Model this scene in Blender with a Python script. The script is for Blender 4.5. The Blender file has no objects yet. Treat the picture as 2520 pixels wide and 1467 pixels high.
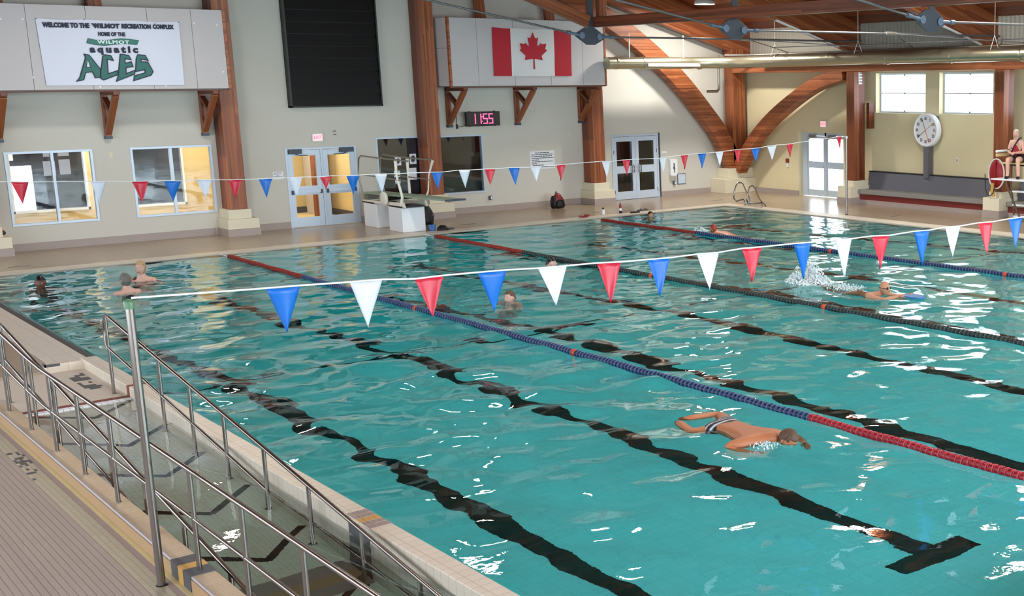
import bpy, bmesh, math, random
import numpy as np
from mathutils import Vector, Matrix, Euler
random.seed(7); RNG = np.random.default_rng(7)
C = bpy.context.scene.collection
S = bpy.context.scene
PI = math.pi

# ------------------------------------------------------------------ camera, world, lights, exposure
cam_d = bpy.data.cameras.new('camera'); cam = bpy.data.objects.new('camera', cam_d); C.objects.link(cam)
cam.location = (-4.3805, -5.1483, 3.8669)
cam.rotation_euler = (1.3823, 0.0071, -0.768)
cam_d.sensor_width = 36.0; cam_d.sensor_fit = 'HORIZONTAL'
cam_d.lens = 36.0 * 3032.3 / 2520
cam_d.shift_x = -0.31433; cam_d.shift_y = 0.01655
cam_d.clip_end = 300
S.camera = cam
w = bpy.data.worlds.new('world'); S.world = w; w.use_nodes = True
bg = w.node_tree.nodes['Background']
bg.inputs['Color'].default_value = (0.80, 0.90, 1.0, 1); bg.inputs['Strength'].default_value = 4.2
S.view_settings.view_transform = 'Standard'; S.view_settings.look = 'None'
S.view_settings.gamma = 1.0; S.view_settings.use_curve_mapping = False
S.view_settings.exposure = 0.42
S.cycles.max_bounces = 10; S.cycles.transmission_bounces = 8; S.cycles.diffuse_bounces = 4
S.cycles.glossy_bounces = 4; S.cycles.transparent_max_bounces = 8
S.cycles.caustics_reflective = False; S.cycles.caustics_refractive = True
S.cycles.blur_glossy = 0.5
S.cycles.sample_clamp_indirect = 6.0
S.cycles.use_denoising = True
def area_light(name, loc, rot, sx, sy, power, color):
    d = bpy.data.lights.new(name, 'AREA'); d.shape = 'RECTANGLE'; d.size = sx; d.size_y = sy
    d.energy = power; d.color = color
    o = bpy.data.objects.new(name, d); C.objects.link(o); o.location = loc; o.rotation_euler = rot
    return o
# daylight of the tall glazing behind the spectators and along the left side of the hall
area_light('glazing_daylight', (10.5, -9.3, 4.0), (math.radians(90), 0, 0), 22, 5.4, 1700, (0.80, 0.91, 1.0))
# high bay lamps under the roof
HIGH_BAYS = [(20.3, 26.2, 6.22), (18.3, 17.2, 6.6), (17.8, 12.0, 6.6), (18.3, 6.5, 6.6), (18.3, 1.0, 6.6),
             (8.2, 19.6, 6.6), (8.2, 14.0, 6.6), (8.2, 8.4, 6.6), (8.2, 2.8, 6.6), (4.2, 23.8, 6.4), (-0.8, 8.5, 6.2)]  # far left and ramp lamps are added, for a bright reflection and more light
for i, (x, y, z) in enumerate(HIGH_BAYS):
    d = bpy.data.lights.new('high_bay_light', 'AREA'); d.shape = 'DISK'; d.size = 0.62; d.energy = 105 if x < 15 else 275; d.color = (1.0, 0.95, 0.87)
    o = bpy.data.objects.new('high_bay_light', d); C.objects.link(o); o.location = (x, y, z - 0.02)

# ------------------------------------------------------------------ materials
def srgb(h):
    if isinstance(h, str):
        h = [int(h[i:i+2], 16) / 255 for i in (0, 2, 4)]
    return tuple(((c / 12.92) if c <= 0.04045 else ((c + 0.055) / 1.055) ** 2.4) for c in h) + (1.0,)
MATS = {}
def mat(name, col, rough=0.6, metal=0.0, noise=0.0, nscale=8.0, bump=0.0, emit=0.0, spec=0.5, coord='Object', stretch=(1, 1, 1)):
    if name in MATS: return MATS[name]
    m = bpy.data.materials.new(name); m.use_nodes = True; nt = m.node_tree; b = nt.nodes['Principled BSDF']
    c = srgb(col) if isinstance(col, str) else tuple(col) + (1.0,)
    b.inputs['Base Color'].default_value = c
    b.inputs['Roughness'].default_value = rough; b.inputs['Metallic'].default_value = metal
    b.inputs['Specular IOR Level'].default_value = spec
    if emit:
        b.inputs['Emission Color'].default_value = c; b.inputs['Emission Strength'].default_value = emit
    if noise or bump:
        tc = nt.nodes.new('ShaderNodeTexCoord'); mp = nt.nodes.new('ShaderNodeMapping'); mp.inputs['Scale'].default_value = stretch
        nz = nt.nodes.new('ShaderNodeTexNoise'); nz.inputs['Scale'].default_value = nscale; nz.inputs['Detail'].default_value = 5
        nt.links.new(tc.outputs[coord], mp.inputs[0]); nt.links.new(mp.outputs[0], nz.inputs['Vector'])
        if noise:
            mx = nt.nodes.new('ShaderNodeMix'); mx.data_type = 'RGBA'
            mx.inputs['A'].default_value = tuple(v * (1 - noise) for v in c[:3]) + (1,)
            mx.inputs['B'].default_value = tuple(min(1, v * (1 + noise)) for v in c[:3]) + (1,)
            nt.links.new(nz.outputs['Fac'], mx.inputs['Factor']); nt.links.new(mx.outputs['Result'], b.inputs['Base Color'])
        if bump:
            bp = nt.nodes.new('ShaderNodeBump'); bp.inputs['Strength'].default_value = bump; bp.inputs['Distance'].default_value = 0.01
            nt.links.new(nz.outputs['Fac'], bp.inputs['Height']); nt.links.new(bp.outputs[0], b.inputs['Normal'])
    MATS[name] = m; return m
def wood(name, c1, c2, rough=0.45, lam=0.045, axis='X'):
    """glued laminated timber: long grain along local X, boards about 4 cm thick across local Z"""
    m = bpy.data.materials.new(name); m.use_nodes = True; nt = m.node_tree; b = nt.nodes['Principled BSDF']; L = nt.links.new
    tc = nt.nodes.new('ShaderNodeTexCoord')
    mp = nt.nodes.new('ShaderNodeMapping'); mp.inputs['Scale'].default_value = (0.35, 5, 5)
    n1 = nt.nodes.new('ShaderNodeTexNoise'); n1.inputs['Scale'].default_value = 3.0; n1.inputs['Detail'].default_value = 6; n1.inputs['Roughness'].default_value = 0.65
    L(tc.outputs['Object'], mp.inputs[0]); L(mp.outputs[0], n1.inputs['Vector'])
    # per-board tone: white noise on floor(z / lam) and floor(x / 2.2)
    sx = nt.nodes.new('ShaderNodeSeparateXYZ'); L(tc.outputs['Object'], sx.inputs[0])
    d1 = nt.nodes.new('ShaderNodeMath'); d1.operation = 'DIVIDE'; d1.inputs[1].default_value = lam; L(sx.outputs['Z'], d1.inputs[0])
    f1 = nt.nodes.new('ShaderNodeMath'); f1.operation = 'FLOOR'; L(d1.outputs[0], f1.inputs[0])
    a1 = nt.nodes.new('ShaderNodeMath'); a1.operation = 'MULTIPLY_ADD'; a1.inputs[1].default_value = 0.73; L(f1.outputs[0], a1.inputs[0]); L(sx.outputs['X'], a1.inputs[2])
    d2 = nt.nodes.new('ShaderNodeMath'); d2.operation = 'DIVIDE'; d2.inputs[1].default_value = 2.3; L(a1.outputs[0], d2.inputs[0])
    f2 = nt.nodes.new('ShaderNodeMath'); f2.operation = 'FLOOR'; L(d2.outputs[0], f2.inputs[0])
    cb = nt.nodes.new('ShaderNodeCombineXYZ'); L(f2.outputs[0], cb.inputs[0]); L(f1.outputs[0], cb.inputs[1])
    wn = nt.nodes.new('ShaderNodeTexWhiteNoise'); L(cb.outputs[0], wn.inputs['Vector'])
    ad = nt.nodes.new('ShaderNodeMath'); ad.operation = 'MULTIPLY_ADD'; ad.inputs[1].default_value = 0.55; L(wn.outputs['Value'], ad.inputs[0])
    ml = nt.nodes.new('ShaderNodeMath'); ml.operation = 'MULTIPLY'; ml.inputs[1].default_value = 0.62; L(n1.outputs['Fac'], ml.inputs[0]); L(ml.outputs[0], ad.inputs[2])
    rp = nt.nodes.new('ShaderNodeValToRGB'); rp.color_ramp.elements[0].color = srgb(c1); rp.color_ramp.elements[1].color = srgb(c2)
    rp.color_ramp.elements[0].position = 0.2; rp.color_ramp.elements[1].position = 0.85
    L(ad.outputs[0], rp.inputs[0]); L(rp.outputs[0], b.inputs['Base Color'])
    b.inputs['Roughness'].default_value = rough
    MATS[name] = m; return m
def tiles(name, c1, c2, grout, sx, sy, rough=0.45, offset=0.0, mortar=0.004, axes='XY', noise=0.0):
    """small ceramic tiles: brick texture in object space, only colour and fine relief"""
    m = bpy.data.materials.new(name); m.use_nodes = True; nt = m.node_tree; b = nt.nodes['Principled BSDF']; L = nt.links.new
    tc = nt.nodes.new('ShaderNodeTexCoord'); sp = nt.nodes.new('ShaderNodeSeparateXYZ'); cb = nt.nodes.new('ShaderNodeCombineXYZ')
    L(tc.outputs['Object'], sp.inputs[0]); L(sp.outputs[axes[0]], cb.inputs[0]); L(sp.outputs[axes[1]], cb.inputs[1])
    br = nt.nodes.new('ShaderNodeTexBrick'); br.offset = offset; br.inputs['Scale'].default_value = 1.0
    br.inputs['Color1'].default_value = srgb(c1); br.inputs['Color2'].default_value = srgb(c2); br.inputs['Mortar'].default_value = srgb(grout)
    br.inputs['Brick Width'].default_value = sx; br.inputs['Row Height'].default_value = sy; br.inputs['Mortar Size'].default_value = mortar
    L(cb.outputs[0], br.inputs['Vector'])
    nz = nt.nodes.new('ShaderNodeTexNoise'); nz.inputs['Scale'].default_value = 0.9; nz.inputs['Detail'].default_value = 4; L(tc.outputs['Object'], nz.inputs['Vector'])
    mr = nt.nodes.new('ShaderNodeMapRange'); mr.inputs['To Min'].default_value = 1 - noise; mr.inputs['To Max'].default_value = 1 + noise; L(nz.outputs['Fac'], mr.inputs['Value'])
    mx = nt.nodes.new('ShaderNodeMix'); mx.data_type = 'RGBA'; mx.blend_type = 'MULTIPLY'; mx.inputs['Factor'].default_value = 1
    L(br.outputs['Color'], mx.inputs['A']); L(mr.outputs[0], mx.inputs['B']); L(mx.outputs['Result'], b.inputs['Base Color'])
    bp = nt.nodes.new('ShaderNodeBump'); bp.inputs['Strength'].default_value = 0.3; bp.inputs['Distance'].default_value = 0.003; bp.invert = True
    L(br.outputs['Fac'], bp.inputs['Height']); L(bp.outputs[0], b.inputs['Normal'])
    b.inputs['Roughness'].default_value = rough
    MATS[name] = m; return m
def thin_glass(name, tint=(0.97, 0.985, 0.99), refl=0.03):
    m = bpy.data.materials.new(name); m.use_nodes = True; nt = m.node_tree; nt.nodes.clear(); L = nt.links.new
    o = nt.nodes.new('ShaderNodeOutputMaterial'); t = nt.nodes.new('ShaderNodeBsdfTransparent'); t.inputs[0].default_value = tint + (1,)
    g = nt.nodes.new('ShaderNodeBsdfGlossy'); g.inputs['Roughness'].default_value = 0.02; f = nt.nodes.new('ShaderNodeLayerWeight'); f.inputs[0].default_value = 0.5; pw = nt.nodes.new('ShaderNodeMath'); pw.operation = 'POWER'; pw.inputs[1].default_value = 5.0; L(f.outputs['Facing'], pw.inputs[0])
    a = nt.nodes.new('ShaderNodeMath'); a.operation = 'ADD'; a.inputs[1].default_value = refl; a.use_clamp = True; L(pw.outputs[0], a.inputs[0])
    mx = nt.nodes.new('ShaderNodeMixShader'); L(a.outputs[0], mx.inputs[0]); L(t.outputs[0], mx.inputs[1]); L(g.outputs[0], mx.inputs[2]); L(mx.outputs[0], o.inputs[0])
    MATS[name] = m; return m
def water_mat(name, absorb, density, bump=0.10):
    m = bpy.data.materials.new(name); m.use_nodes = True; nt = m.node_tree; nt.nodes.clear(); L = nt.links.new
    o = nt.nodes.new('ShaderNodeOutputMaterial')
    g = nt.nodes.new('ShaderNodeBsdfGlass'); g.inputs['IOR'].default_value = 1.333; g.inputs['Roughness'].default_value = 0.0
    tc = nt.nodes.new('ShaderNodeTexCoord'); nz = nt.nodes.new('ShaderNodeTexNoise'); nz.inputs['Scale'].default_value = 6.0; nz.inputs['Detail'].default_value = 3
    L(tc.outputs['Object'], nz.inputs['Vector'])
    bp = nt.nodes.new('ShaderNodeBump'); bp.inputs['Strength'].default_value = bump; bp.inputs['Distance'].default_value = 0.02
    L(nz.outputs['Fac'], bp.inputs['Height']); L(bp.outputs[0], g.inputs['Normal']); L(g.outputs[0], o.inputs['Surface'])
    v = nt.nodes.new('ShaderNodeVolumeAbsorption'); v.inputs['Color'].default_value = absorb + (1,); v.inputs['Density'].default_value = density
    L(v.outputs[0], o.inputs['Volume'])
    MATS[name] = m; return m

M = dict(
    wall=mat('cream_wall_paint', 'D0CEC4', 0.7, noise=0.02, nscale=1.5), wallB=mat('yellow_cream_wall_paint', 'DDD2AC', 0.7, noise=0.03, nscale=1.5),
    base=mat('grey_mauve_base_tile', 'A79A94', 0.5, noise=0.06, nscale=6),
    coping=tiles('pale_coping_tile', 'DCD0BF', 'D6CAB8', 'BCB09F', 0.25, 0.125, 0.4, noise=0.05),
    deck=tiles('beige_deck_tile', 'A5937B', 'A28F78', '95836C', 0.25, 0.125, 0.24, noise=0.08),
    deck_pink=mat('mauve_deck_tile', '9B8D84', 0.5, noise=0.07, nscale=30), grout=mat('dark_grout', '5C4F46', 0.8),
    pale_tile=tiles('pale_grey_tile', 'ACA48F', 'A69E88', '8C836F', 0.05, 0.05, 0.5, mortar=0.003), yellow=mat('yellow_tactile_tile', 'C9B888', 0.6, noise=0.08, nscale=40),
    mauve=mat('mauve_tile', '9C8C86', 0.55, noise=0.08, nscale=30), curb=tiles('buff_curb_tile', 'BDA78A', 'B7A083', '978168', 0.30, 0.05, 0.4, mortar=0.003),
    curb_side=mat('tan_curb_side_tile', 'AD8C68', 0.5, noise=0.05, nscale=20), bull=mat('lavender_bullnose_tile', 'A8A0A0', 0.4, noise=0.06, nscale=40),
    basin=tiles('white_basin_tile', 'E6EFEE', 'E1EBEA', 'D6E2E1', 0.15, 0.15, 0.35, mortar=0.004), ramp=tiles('cream_ramp_tile', 'F1EDDC', 'ECE8D6', 'DAD5C2', 0.05, 0.05, 0.5, mortar=0.003),
    landing=mat('beige_landing_tile', 'CCBFB0', 0.5, noise=0.04, nscale=30), black=mat('black_tile', '0A0B0D', 0.4), dgrey=mat('dark_grey_tile', '4A4A4E', 0.5, noise=0.1, nscale=30),
    red_tile=mat('red_brown_tile', '7A3626', 0.5, noise=0.2, nscale=60), ochre=mat('ochre_tile', 'C79A4E', 0.5), grate=mat('dark_gutter_grate', '4E4A48', 0.6), white_tile=mat('white_tile', 'EEF1F4', 0.25),
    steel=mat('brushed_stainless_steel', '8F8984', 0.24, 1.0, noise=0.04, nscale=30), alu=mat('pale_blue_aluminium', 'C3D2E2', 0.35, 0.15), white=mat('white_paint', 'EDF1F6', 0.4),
    whitem=mat('white_enamel', 'E9E6DA', 0.35), timber=wood('dark_glulam', '47200F', '8A4526'), timberL=wood('light_glulam', '6A3118', 'AE663C'), plank=wood('roof_plank', '5C2812', '9C5028', 0.5, 0.14),
    plinth=mat('cream_plinth', 'DFD8C0', 0.65, noise=0.02), panel=mat('pale_grey_acoustic_panel', 'C6C1C2', 0.85, noise=0.04, nscale=60), seam=mat('panel_seam', '7D7876', 0.9),
    louvre=mat('black_louvre', '0A0C0D', 0.45), banner=mat('white_vinyl_banner', 'D8DCEC', 0.55), navy=mat('navy_print', '0D1836', 0.6), green=mat('green_print', '2F6B63', 0.6), greenL=mat('ribbon_green_print', '35786B', 0.6), mint=mat('pale_print', 'D8EFEA', 0.6),
    red_cloth=mat('red_flag_cloth', 'B3152A', 0.7), white_cloth=mat('white_flag_cloth', 'DCDBDC', 0.75),
    pen_r=mat('red_pennant_vinyl', 'C8243C', 0.38), pen_b=mat('blue_pennant_vinyl', '0068C4', 0.42), pen_w=mat('white_pennant_vinyl', 'D6DEEA', 0.4), cord=mat('white_cord', 'EEF0F2', 0.6),
    float_b=mat('navy_float', '0B1B46', 0.4), float_r=mat('red_float', '960F1E', 0.35), float_g=mat('dark_green_float', '0E181B', 0.45), float_o=mat('orange_float', 'E0502A', 0.4), ring_w=mat('pale_blue_float_rim', '4C628F', 0.4), ring_r=mat('pink_float_rim', 'B93A48', 0.4), ring_g=mat('grey_green_float_rim', '3B4C4A', 0.4), float_dr=mat('dark_red_float', '8E2416', 0.45),
    duct=mat('galvanised_duct', 'B9B49C', 0.30, 0.9, noise=0.06, nscale=14), pipe=mat('grey_pipe', '8E8B82', 0.4, 0.6), corr=mat('grey_corrugated_metal', 'B2B0A4', 0.5, 0.0), slate=mat('slate_blue_steel', '3F4853', 0.45, 0.3), rod=mat('grey_tie_rod', '77787A', 0.4, 0.5),
    seat=mat('grey_bench_board', '62636B', 0.7, noise=0.06, nscale=40), seatL=mat('light_grey_bench_top', '8B8A86', 0.6, noise=0.08, nscale=30), maroon=mat('maroon_kick_tile', '7B2B26', 0.5),
    glass=thin_glass('window_glass'), dark_glass=thin_glass('dim_window_glass', (0.78, 0.82, 0.85), 0.06), dark=mat('black_plastic', '101114', 0.4), room=mat('warm_yellow_wall', 'DCC690', 0.7), room_dark=mat('dim_room_wall', '262C38', 0.8),
    skin=mat('skin', 'C08A6C', 0.5, noise=0.05, nscale=20), skinL=mat('fair_skin', 'D8A896', 0.5, noise=0.05, nscale=20), skinT=mat('tanned_skin', 'B8744E', 0.45, noise=0.06, nscale=20), skinD=mat('brown_skin', '6E4636', 0.5, noise=0.05, nscale=20),
    bag_b=mat('black_nylon', '09090C', 0.6), bag_r=mat('red_nylon', '7E1A24', 0.45), foam=mat('white_foam', 'E8F2F6', 0.9, noise=0.06, nscale=40, bump=1.0), blue=mat('blue_plastic', '2E6FB4', 0.4),
)

# ------------------------------------------------------------------ mesh helpers
class MB:
    def __init__(s): s.v = []; s.f = []; s.mi = []; s.sm = []
    def add(s, vs, fs, mi=0, smooth=False):
        o = len(s.v); s.v += [tuple(v) for v in vs]
        for f in fs: s.f.append(tuple(i + o for i in f)); s.mi.append(mi); s.sm.append(smooth)
        return s
    def box(s, a, b, mi=0, T=None):
        x0, y0, z0 = a; x1, y1, z1 = b
        vs = [(x0, y0, z0), (x1, y0, z0), (x1, y1, z0), (x0, y1, z0), (x0, y0, z1), (x1, y0, z1), (x1, y1, z1), (x0, y1, z1)]
        if T: vs = [T @ Vector(v) for v in vs]
        return s.add(vs, [(0, 3, 2, 1), (4, 5, 6, 7), (0, 1, 5, 4), (1, 2, 6, 5), (2, 3, 7, 6), (3, 0, 4, 7)], mi)
    def hexa(s, vs, mi=0):
        return s.add(vs, [(0, 3, 2, 1), (4, 5, 6, 7), (0, 1, 5, 4), (1, 2, 6, 5), (2, 3, 7, 6), (3, 0, 4, 7)], mi)
    def prism(s, poly, fn, a, b, mi=0):
        """poly: 2D points; fn(u, v, t) -> 3D; extruded from t=a to t=b"""
        n = len(poly); vs = [fn(u, v, a) for u, v in poly] + [fn(u, v, b) for u, v in poly]
        fs = [tuple(range(n))[::-1], tuple(range(n, 2 * n))] + [(i, (i + 1) % n, n + (i + 1) % n, n + i) for i in range(n)]
        return s.add(vs, fs, mi)
    def tube(s, pts, r, n=10, mi=0, caps=True, smooth=True, closed=False):
        pts = [Vector(p) for p in pts]; k = len(pts); rings = []
        up = Vector((0, 0, 1)); prev = None
        for i, p in enumerate(pts):
            if closed: t = pts[(i + 1) % k] - pts[i - 1]
            else: t = (pts[min(i + 1, k - 1)] - pts[max(i - 1, 0)])
            t.normalize()
            if prev is None:
                a = t.cross(up)
                if a.length < 1e-3: a = t.cross(Vector((1, 0, 0)))
                a.normalize()
            else:
                a = prev - t * prev.dot(t); a.normalize()
            prev = a; b = t.cross(a); rr = r[i] if isinstance(r, (list, tuple)) else r
            rings.append([p + (a * math.cos(2 * PI * j / n) + b * math.sin(2 * PI * j / n)) * rr for j in range(n)])
        vs = [v for R_ in rings for v in R_]; fs = []
        for i in range(k if closed else k - 1):
            q = (i + 1) % k
            for j in range(n): fs.append((i * n + j, i * n + (j + 1) % n, q * n + (j + 1) % n, q * n + j))
        s.add(vs, fs, mi, smooth)
        if caps and not closed:
            s.add(rings[0], [tuple(range(n))], mi); s.add(rings[-1], [tuple(range(n))[::-1]], mi)
        return s
    def lathe(s, prof, c=(0, 0, 0), n=20, mi=0, T=None, smooth=True):
        vs = []; fs = []
        for r_, z in prof:
            for j in range(n): vs.append(Vector((c[0] + r_ * math.cos(2 * PI * j / n), c[1] + r_ * math.sin(2 * PI * j / n), c[2] + z)))
        if T: vs = [T @ v for v in vs]
        for i in range(len(prof) - 1):
            for j in range(n): fs.append((i * n + j, i * n + (j + 1) % n, (i + 1) * n + (j + 1) % n, (i + 1) * n + j))
        s.add(vs, fs, mi, smooth)
        k = (len(prof) - 1) * n
        s.add([vs[j] for j in range(n)], [tuple(range(n))[::-1]], mi); s.add([vs[k + j] for j in range(n)], [tuple(range(n))], mi)
        return s
    def grid(s, P, mi=0, smooth=True):
        h, w_ = len(P), len(P[0]); vs = [p for row in P for p in row]
        return s.add(vs, [(i * w_ + j, i * w_ + j + 1, (i + 1) * w_ + j + 1, (i + 1) * w_ + j) for i in range(h - 1) for j in range(w_ - 1)], mi, smooth)
    def mesh(s, name, mats):
        me = bpy.data.meshes.new(name); me.from_pydata(s.v, [], s.f)
        for m in (mats if isinstance(mats, (list, tuple)) else [mats]): me.materials.append(M[m] if isinstance(m, str) else m)
        me.polygons.foreach_set('material_index', s.mi); me.polygons.foreach_set('use_smooth', s.sm); me.update()
        return me
def wloc(o):
    v = Vector((0, 0, 0))
    while o is not None: v = v + o.location; o = o.parent
    return v
def obj(name, mb, mats, parent=None, local=False, bevel=0.0, kind=None, label=None):
    """link a mesh; vertices are world coordinates unless local (parents are never rotated unless local)"""
    me = mb.mesh(name, mats) if isinstance(mb, MB) else mb
    o = bpy.data.objects.new(name, me); C.objects.link(o)
    if parent is not None:
        o.parent = parent
        if not local:
            me.transform(Matrix.Translation(-wloc(parent)))
    if bevel:
        b = o.modifiers.new('bevel', 'BEVEL'); b.width = bevel; b.segments = 2; b.limit_method = 'ANGLE'
    if kind: o['kind'] = kind
    if label: o['label'] = label
    return o
def tag(o, label, cat, group=None, kind=None):
    o['label'] = label; o['category'] = cat
    if group: o['group'] = group
    if kind: o['kind'] = kind
    return o
def thing(name, label, cat, loc=(0, 0, 0), rotz=0.0, group=None, kind=None):
    o = bpy.data.objects.new(name, None); C.objects.link(o); o.location = loc; o.rotation_euler = (0, 0, rotz)
    o.empty_display_size = 0.1
    return tag(o, label, cat, group, kind)
def dup(root, loc=None, rotz=None, label=None):
    r = root.copy(); C.objects.link(r)
    if loc is not None: r.location = loc
    if rotz is not None: r.rotation_euler = (0, 0, rotz)
    if label: r['label'] = label
    for ch in list(root.children):
        c = ch.copy(); C.objects.link(c); c.parent = r
        for g in ch.children:
            d = g.copy(); C.objects.link(d); d.parent = c
    return r
def beam(name, a, b, w_, h, mat_, parent=None, up=(0, 0, 1), label=None, bev=0.01):
    """rectangular timber from a to b, local X along it, so the grain follows it"""
    a = Vector(a); b = Vector(b); d = b - a; L_ = d.length; x = d.normalized(); up = Vector(up)
    y = up.cross(x).normalized(); z = x.cross(y)
    mb = MB().box((0, -w_ / 2, -h / 2), (L_, w_ / 2, h / 2))
    o = bpy.data.objects.new(name, mb.mesh(name, mat_)); C.objects.link(o)
    R_ = Matrix((x, y, z)).transposed().to_4x4(); R_.translation = a
    if parent is not None:
        o.parent = parent; R_.translation = a - wloc(parent)
    o.matrix_basis = R_
    if bev:
        bv = o.modifiers.new('bevel', 'BEVEL'); bv.width = bev; bv.segments = 1
    if label: o['label'] = label
    return o
TX = lambda u, v, t: (t, u, v)
TY = lambda u, v, t: (u, t, v)
TZ = lambda u, v, t: (u, v, t)

W = 19.95; YB = 29.0; XR = 23.9          # pool width, back wall plane, right wall plane
def st(o, label, cat='structure'):
    o['kind'] = 'structure'; o['label'] = label; return o

# ================================================================== SETTING
# ---- walls with openings
def wall_boxes(mb, u0, u1, z0, z1, holes, fn):
    """fill the rectangle u0..u1, z0..z1 except the holes (ua, ub, za, zb); fn(ua, ub, za, zb) adds a box"""
    us = sorted({u0, u1} | {h[0] for h in holes} | {h[1] for h in holes}); us = [u for u in us if u0 <= u <= u1]
    for a, b in zip(us, us[1:]):
        zs = [(h[2], h[3]) for h in holes if h[0] <= a + 1e-6 and h[1] >= b - 1e-6]
        z = z0
        for za, zb in sorted(zs):
            if za > z: fn(mb, a, b, z, za)
            z = max(z, zb)
        if z < z1: fn(mb, a, b, z, z1)
A_HOLES = [(1.75, 3.58, 0.61, 2.35), (4.40, 6.30, 0.61, 2.35), (8.12, 10.06, 0.0, 2.17), (10.63, 12.02, 0.61, 2.37), (12.50, 13.94, 0.61, 2.35), (18.5, 20.36, 0.0, 2.15)]
mb = MB(); wall_boxes(mb, -6, 23.9, -0.1, 4.4, A_HOLES, lambda m, a, b, c, d: m.box((a, YB, c), (b, YB + 0.22, d)))
def zdeck(x): return 5.66 + 0.29 * (23.9 - x) if x > 10 else 9.69 - 0.29 * (10 - x)
mb.prism([(-6, 4.4), (24.1, 4.4), (24.1, zdeck(24.1)), (10, zdeck(10)), (-6, zdeck(-6))], TY, YB, YB + 0.22)
wallA = st(obj('wall_back', mb, 'wall'), 'cream painted back wall with windows and two pairs of white doors')
mb = MB()
A_BASE = [(-6, 0.70), (7.25, 8.12), (10.06, 11.65), (12.75, 17.25), (20.36, 22.7)]
for a, b in [(1.6, 6.2)] + A_BASE: mb.box((a, YB - 0.025, 0.0), (b, YB + 0.01, 0.20))
st(obj('baseboard_back', mb, 'base'), 'grey mauve tile base along the back wall')
B_WIN = [(20.15, 22.24), (17.55, 19.60), (14.40, 16.42), (11.9, 13.9), (8.8, 10.8), (6.2, 8.2), (3.2, 5.2), (0.6, 2.6), (-5, -3), (-2.4, -0.4)]
B_HOLES = [(a, b, 2.84, 4.06) for a, b in B_WIN] + [(23.72, 25.88, 0.0, 2.15)]
mb = MB(); wall_boxes(mb, -9, 29.0, -0.1, 4.4, B_HOLES, lambda m, a, b, c, d: m.box((XR, a, c), (XR + 0.30, b, d)))
wallB = st(obj('wall_right', mb, 'wallB'), 'yellowish cream right wall with high windows and an exit door')
mb = MB()
for a, b in [(25.88, 28.9)]: mb.box((XR - 0.025, a, 0.0), (XR + 0.01, b, 0.18))
st(obj('baseboard_right', mb, 'base'), 'grey mauve tile base along the right wall')
# walls outside the view: left side wall with a window band, and the glazed near wall
mb = MB(); wall_boxes(mb, -9.4, 29.0, -0.1, 5.0, [(-8, 27, 1.1, 4.3)], lambda m, a, b, c, d: m.box((-7.7, a, c), (-7.5, b, d))); st(obj('wall_left', mb, 'wall'), 'cream left wall with a long window band')
mb = MB(); wall_boxes(mb, -7.7, 24.2, -0.1, 6.9, [(-4, 22, 1.2, 6.6)], lambda m, a, b, c, d: m.box((a, -9.6, c), (b, -9.4, d)))
for x in (0, 4, 8, 12, 16, 20): mb.box((x - 0.06, -9.55, 1.2), (x + 0.06, -9.45, 6.6))
mb.prism([(-7.7, 6.9), (24.2, 6.9), (10, 9.7)], TY, -9.6, -9.4)
st(obj('wall_near', mb, 'wall'), 'glazed near wall behind the spectators')
mb = MB().box((-7.7, -9.4, -0.3), (-6, 29, 0.012)); st(obj('floor.007', mb, 'deck_pink'), 'deck along the left wall')
# corrugated clerestory strip above the eaves beam
mb = MB(); n = 900; ys = np.linspace(-9, 29, n)
P = [[(XR + 0.16 + 0.012 * math.sin(i * 1.7), y, z) for i, y in enumerate(ys)] for z in (4.3, 5.66)]
mb.grid(P); st(obj('trim_1', mb, 'corr'), 'grey corrugated metal strip wall between the roof rafters')

# ---- floors (deck) at z = 0.02
mb = MB(); mb.box((-6, 25.5, -0.3), (23.9, 29.0, 0.02)); deck1 = st(obj('floor', mb, 'deck'), 'beige tiled pool deck in front of the back wall')
mb = MB(); mb.box((20.5, -9, -0.3), (23.9, 25.5, 0.02)); st(obj('floor.001', mb, 'deck'), 'beige tiled pool deck along the right wall')
mb = MB(); mb.box((-6, 14.2, -0.3), (-0.62, 25.5, 0.02)); st(obj('floor.002', mb, 'deck'), 'beige tiled deck left of the pool beyond the ramp')
mb = MB(); mb.box((-0.62, 25.0, -0.3), (20.5, 25.5, 0.024)); mb.box((19.95, -1.0, -0.3), (20.5, 25.0, 0.024)); mb.box((-0.62, 14.2, -0.3), (-0.12, 25.0, 0.024)); mb.box((-0.12, 14.2, -0.3), (0.0, 25.0, -0.012))
st(obj('coping', mb, 'coping'), 'pale tile coping round the pool edge')
mb = MB(); mb.box((-0.3, -9, -0.3), (20.5, -1.0, 0.02)); st(obj('floor.003', mb, 'deck'), 'tiled deck at the near end of the pool')
# left deck beside the ramp: tile rows laid one by one
left = st(obj('floor.004', MB().box((-6, -9, -0.3), (-1.8, 14.2, 0.012)), 'grout'), 'mauve tiled walkway left of the ramp curb')
mb = MB().box((0, -9, 0), (0.0475, 21.4, 0.012)); rowme = mb.mesh('tile_row', 'deck_pink')
x = -1.995 - 0.0475
for i in range(34):
    o = bpy.data.objects.new('tile_row', rowme); C.objects.link(o); o.parent = left; o.location = (x, 0, 0.010 + (i % 3) * 0.0006); o['kind'] = 'structure'; x -= 0.0505
mb = MB().box((-6, -9, 0.0), (x + 0.045, 14.2, 0.0215)); obj('tile_field', mb, 'deck_pink', left)
obj('tile_band', MB().box((-1.992, -9, 0), (-1.852, 14.2, 0.022)), 'pale_tile', left, label='pale grey small tile band')
obj('tile_strip', MB().box((-1.85, -9, 0), (-1.802, 14.2, 0.021)), 'mauve', left)
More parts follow.
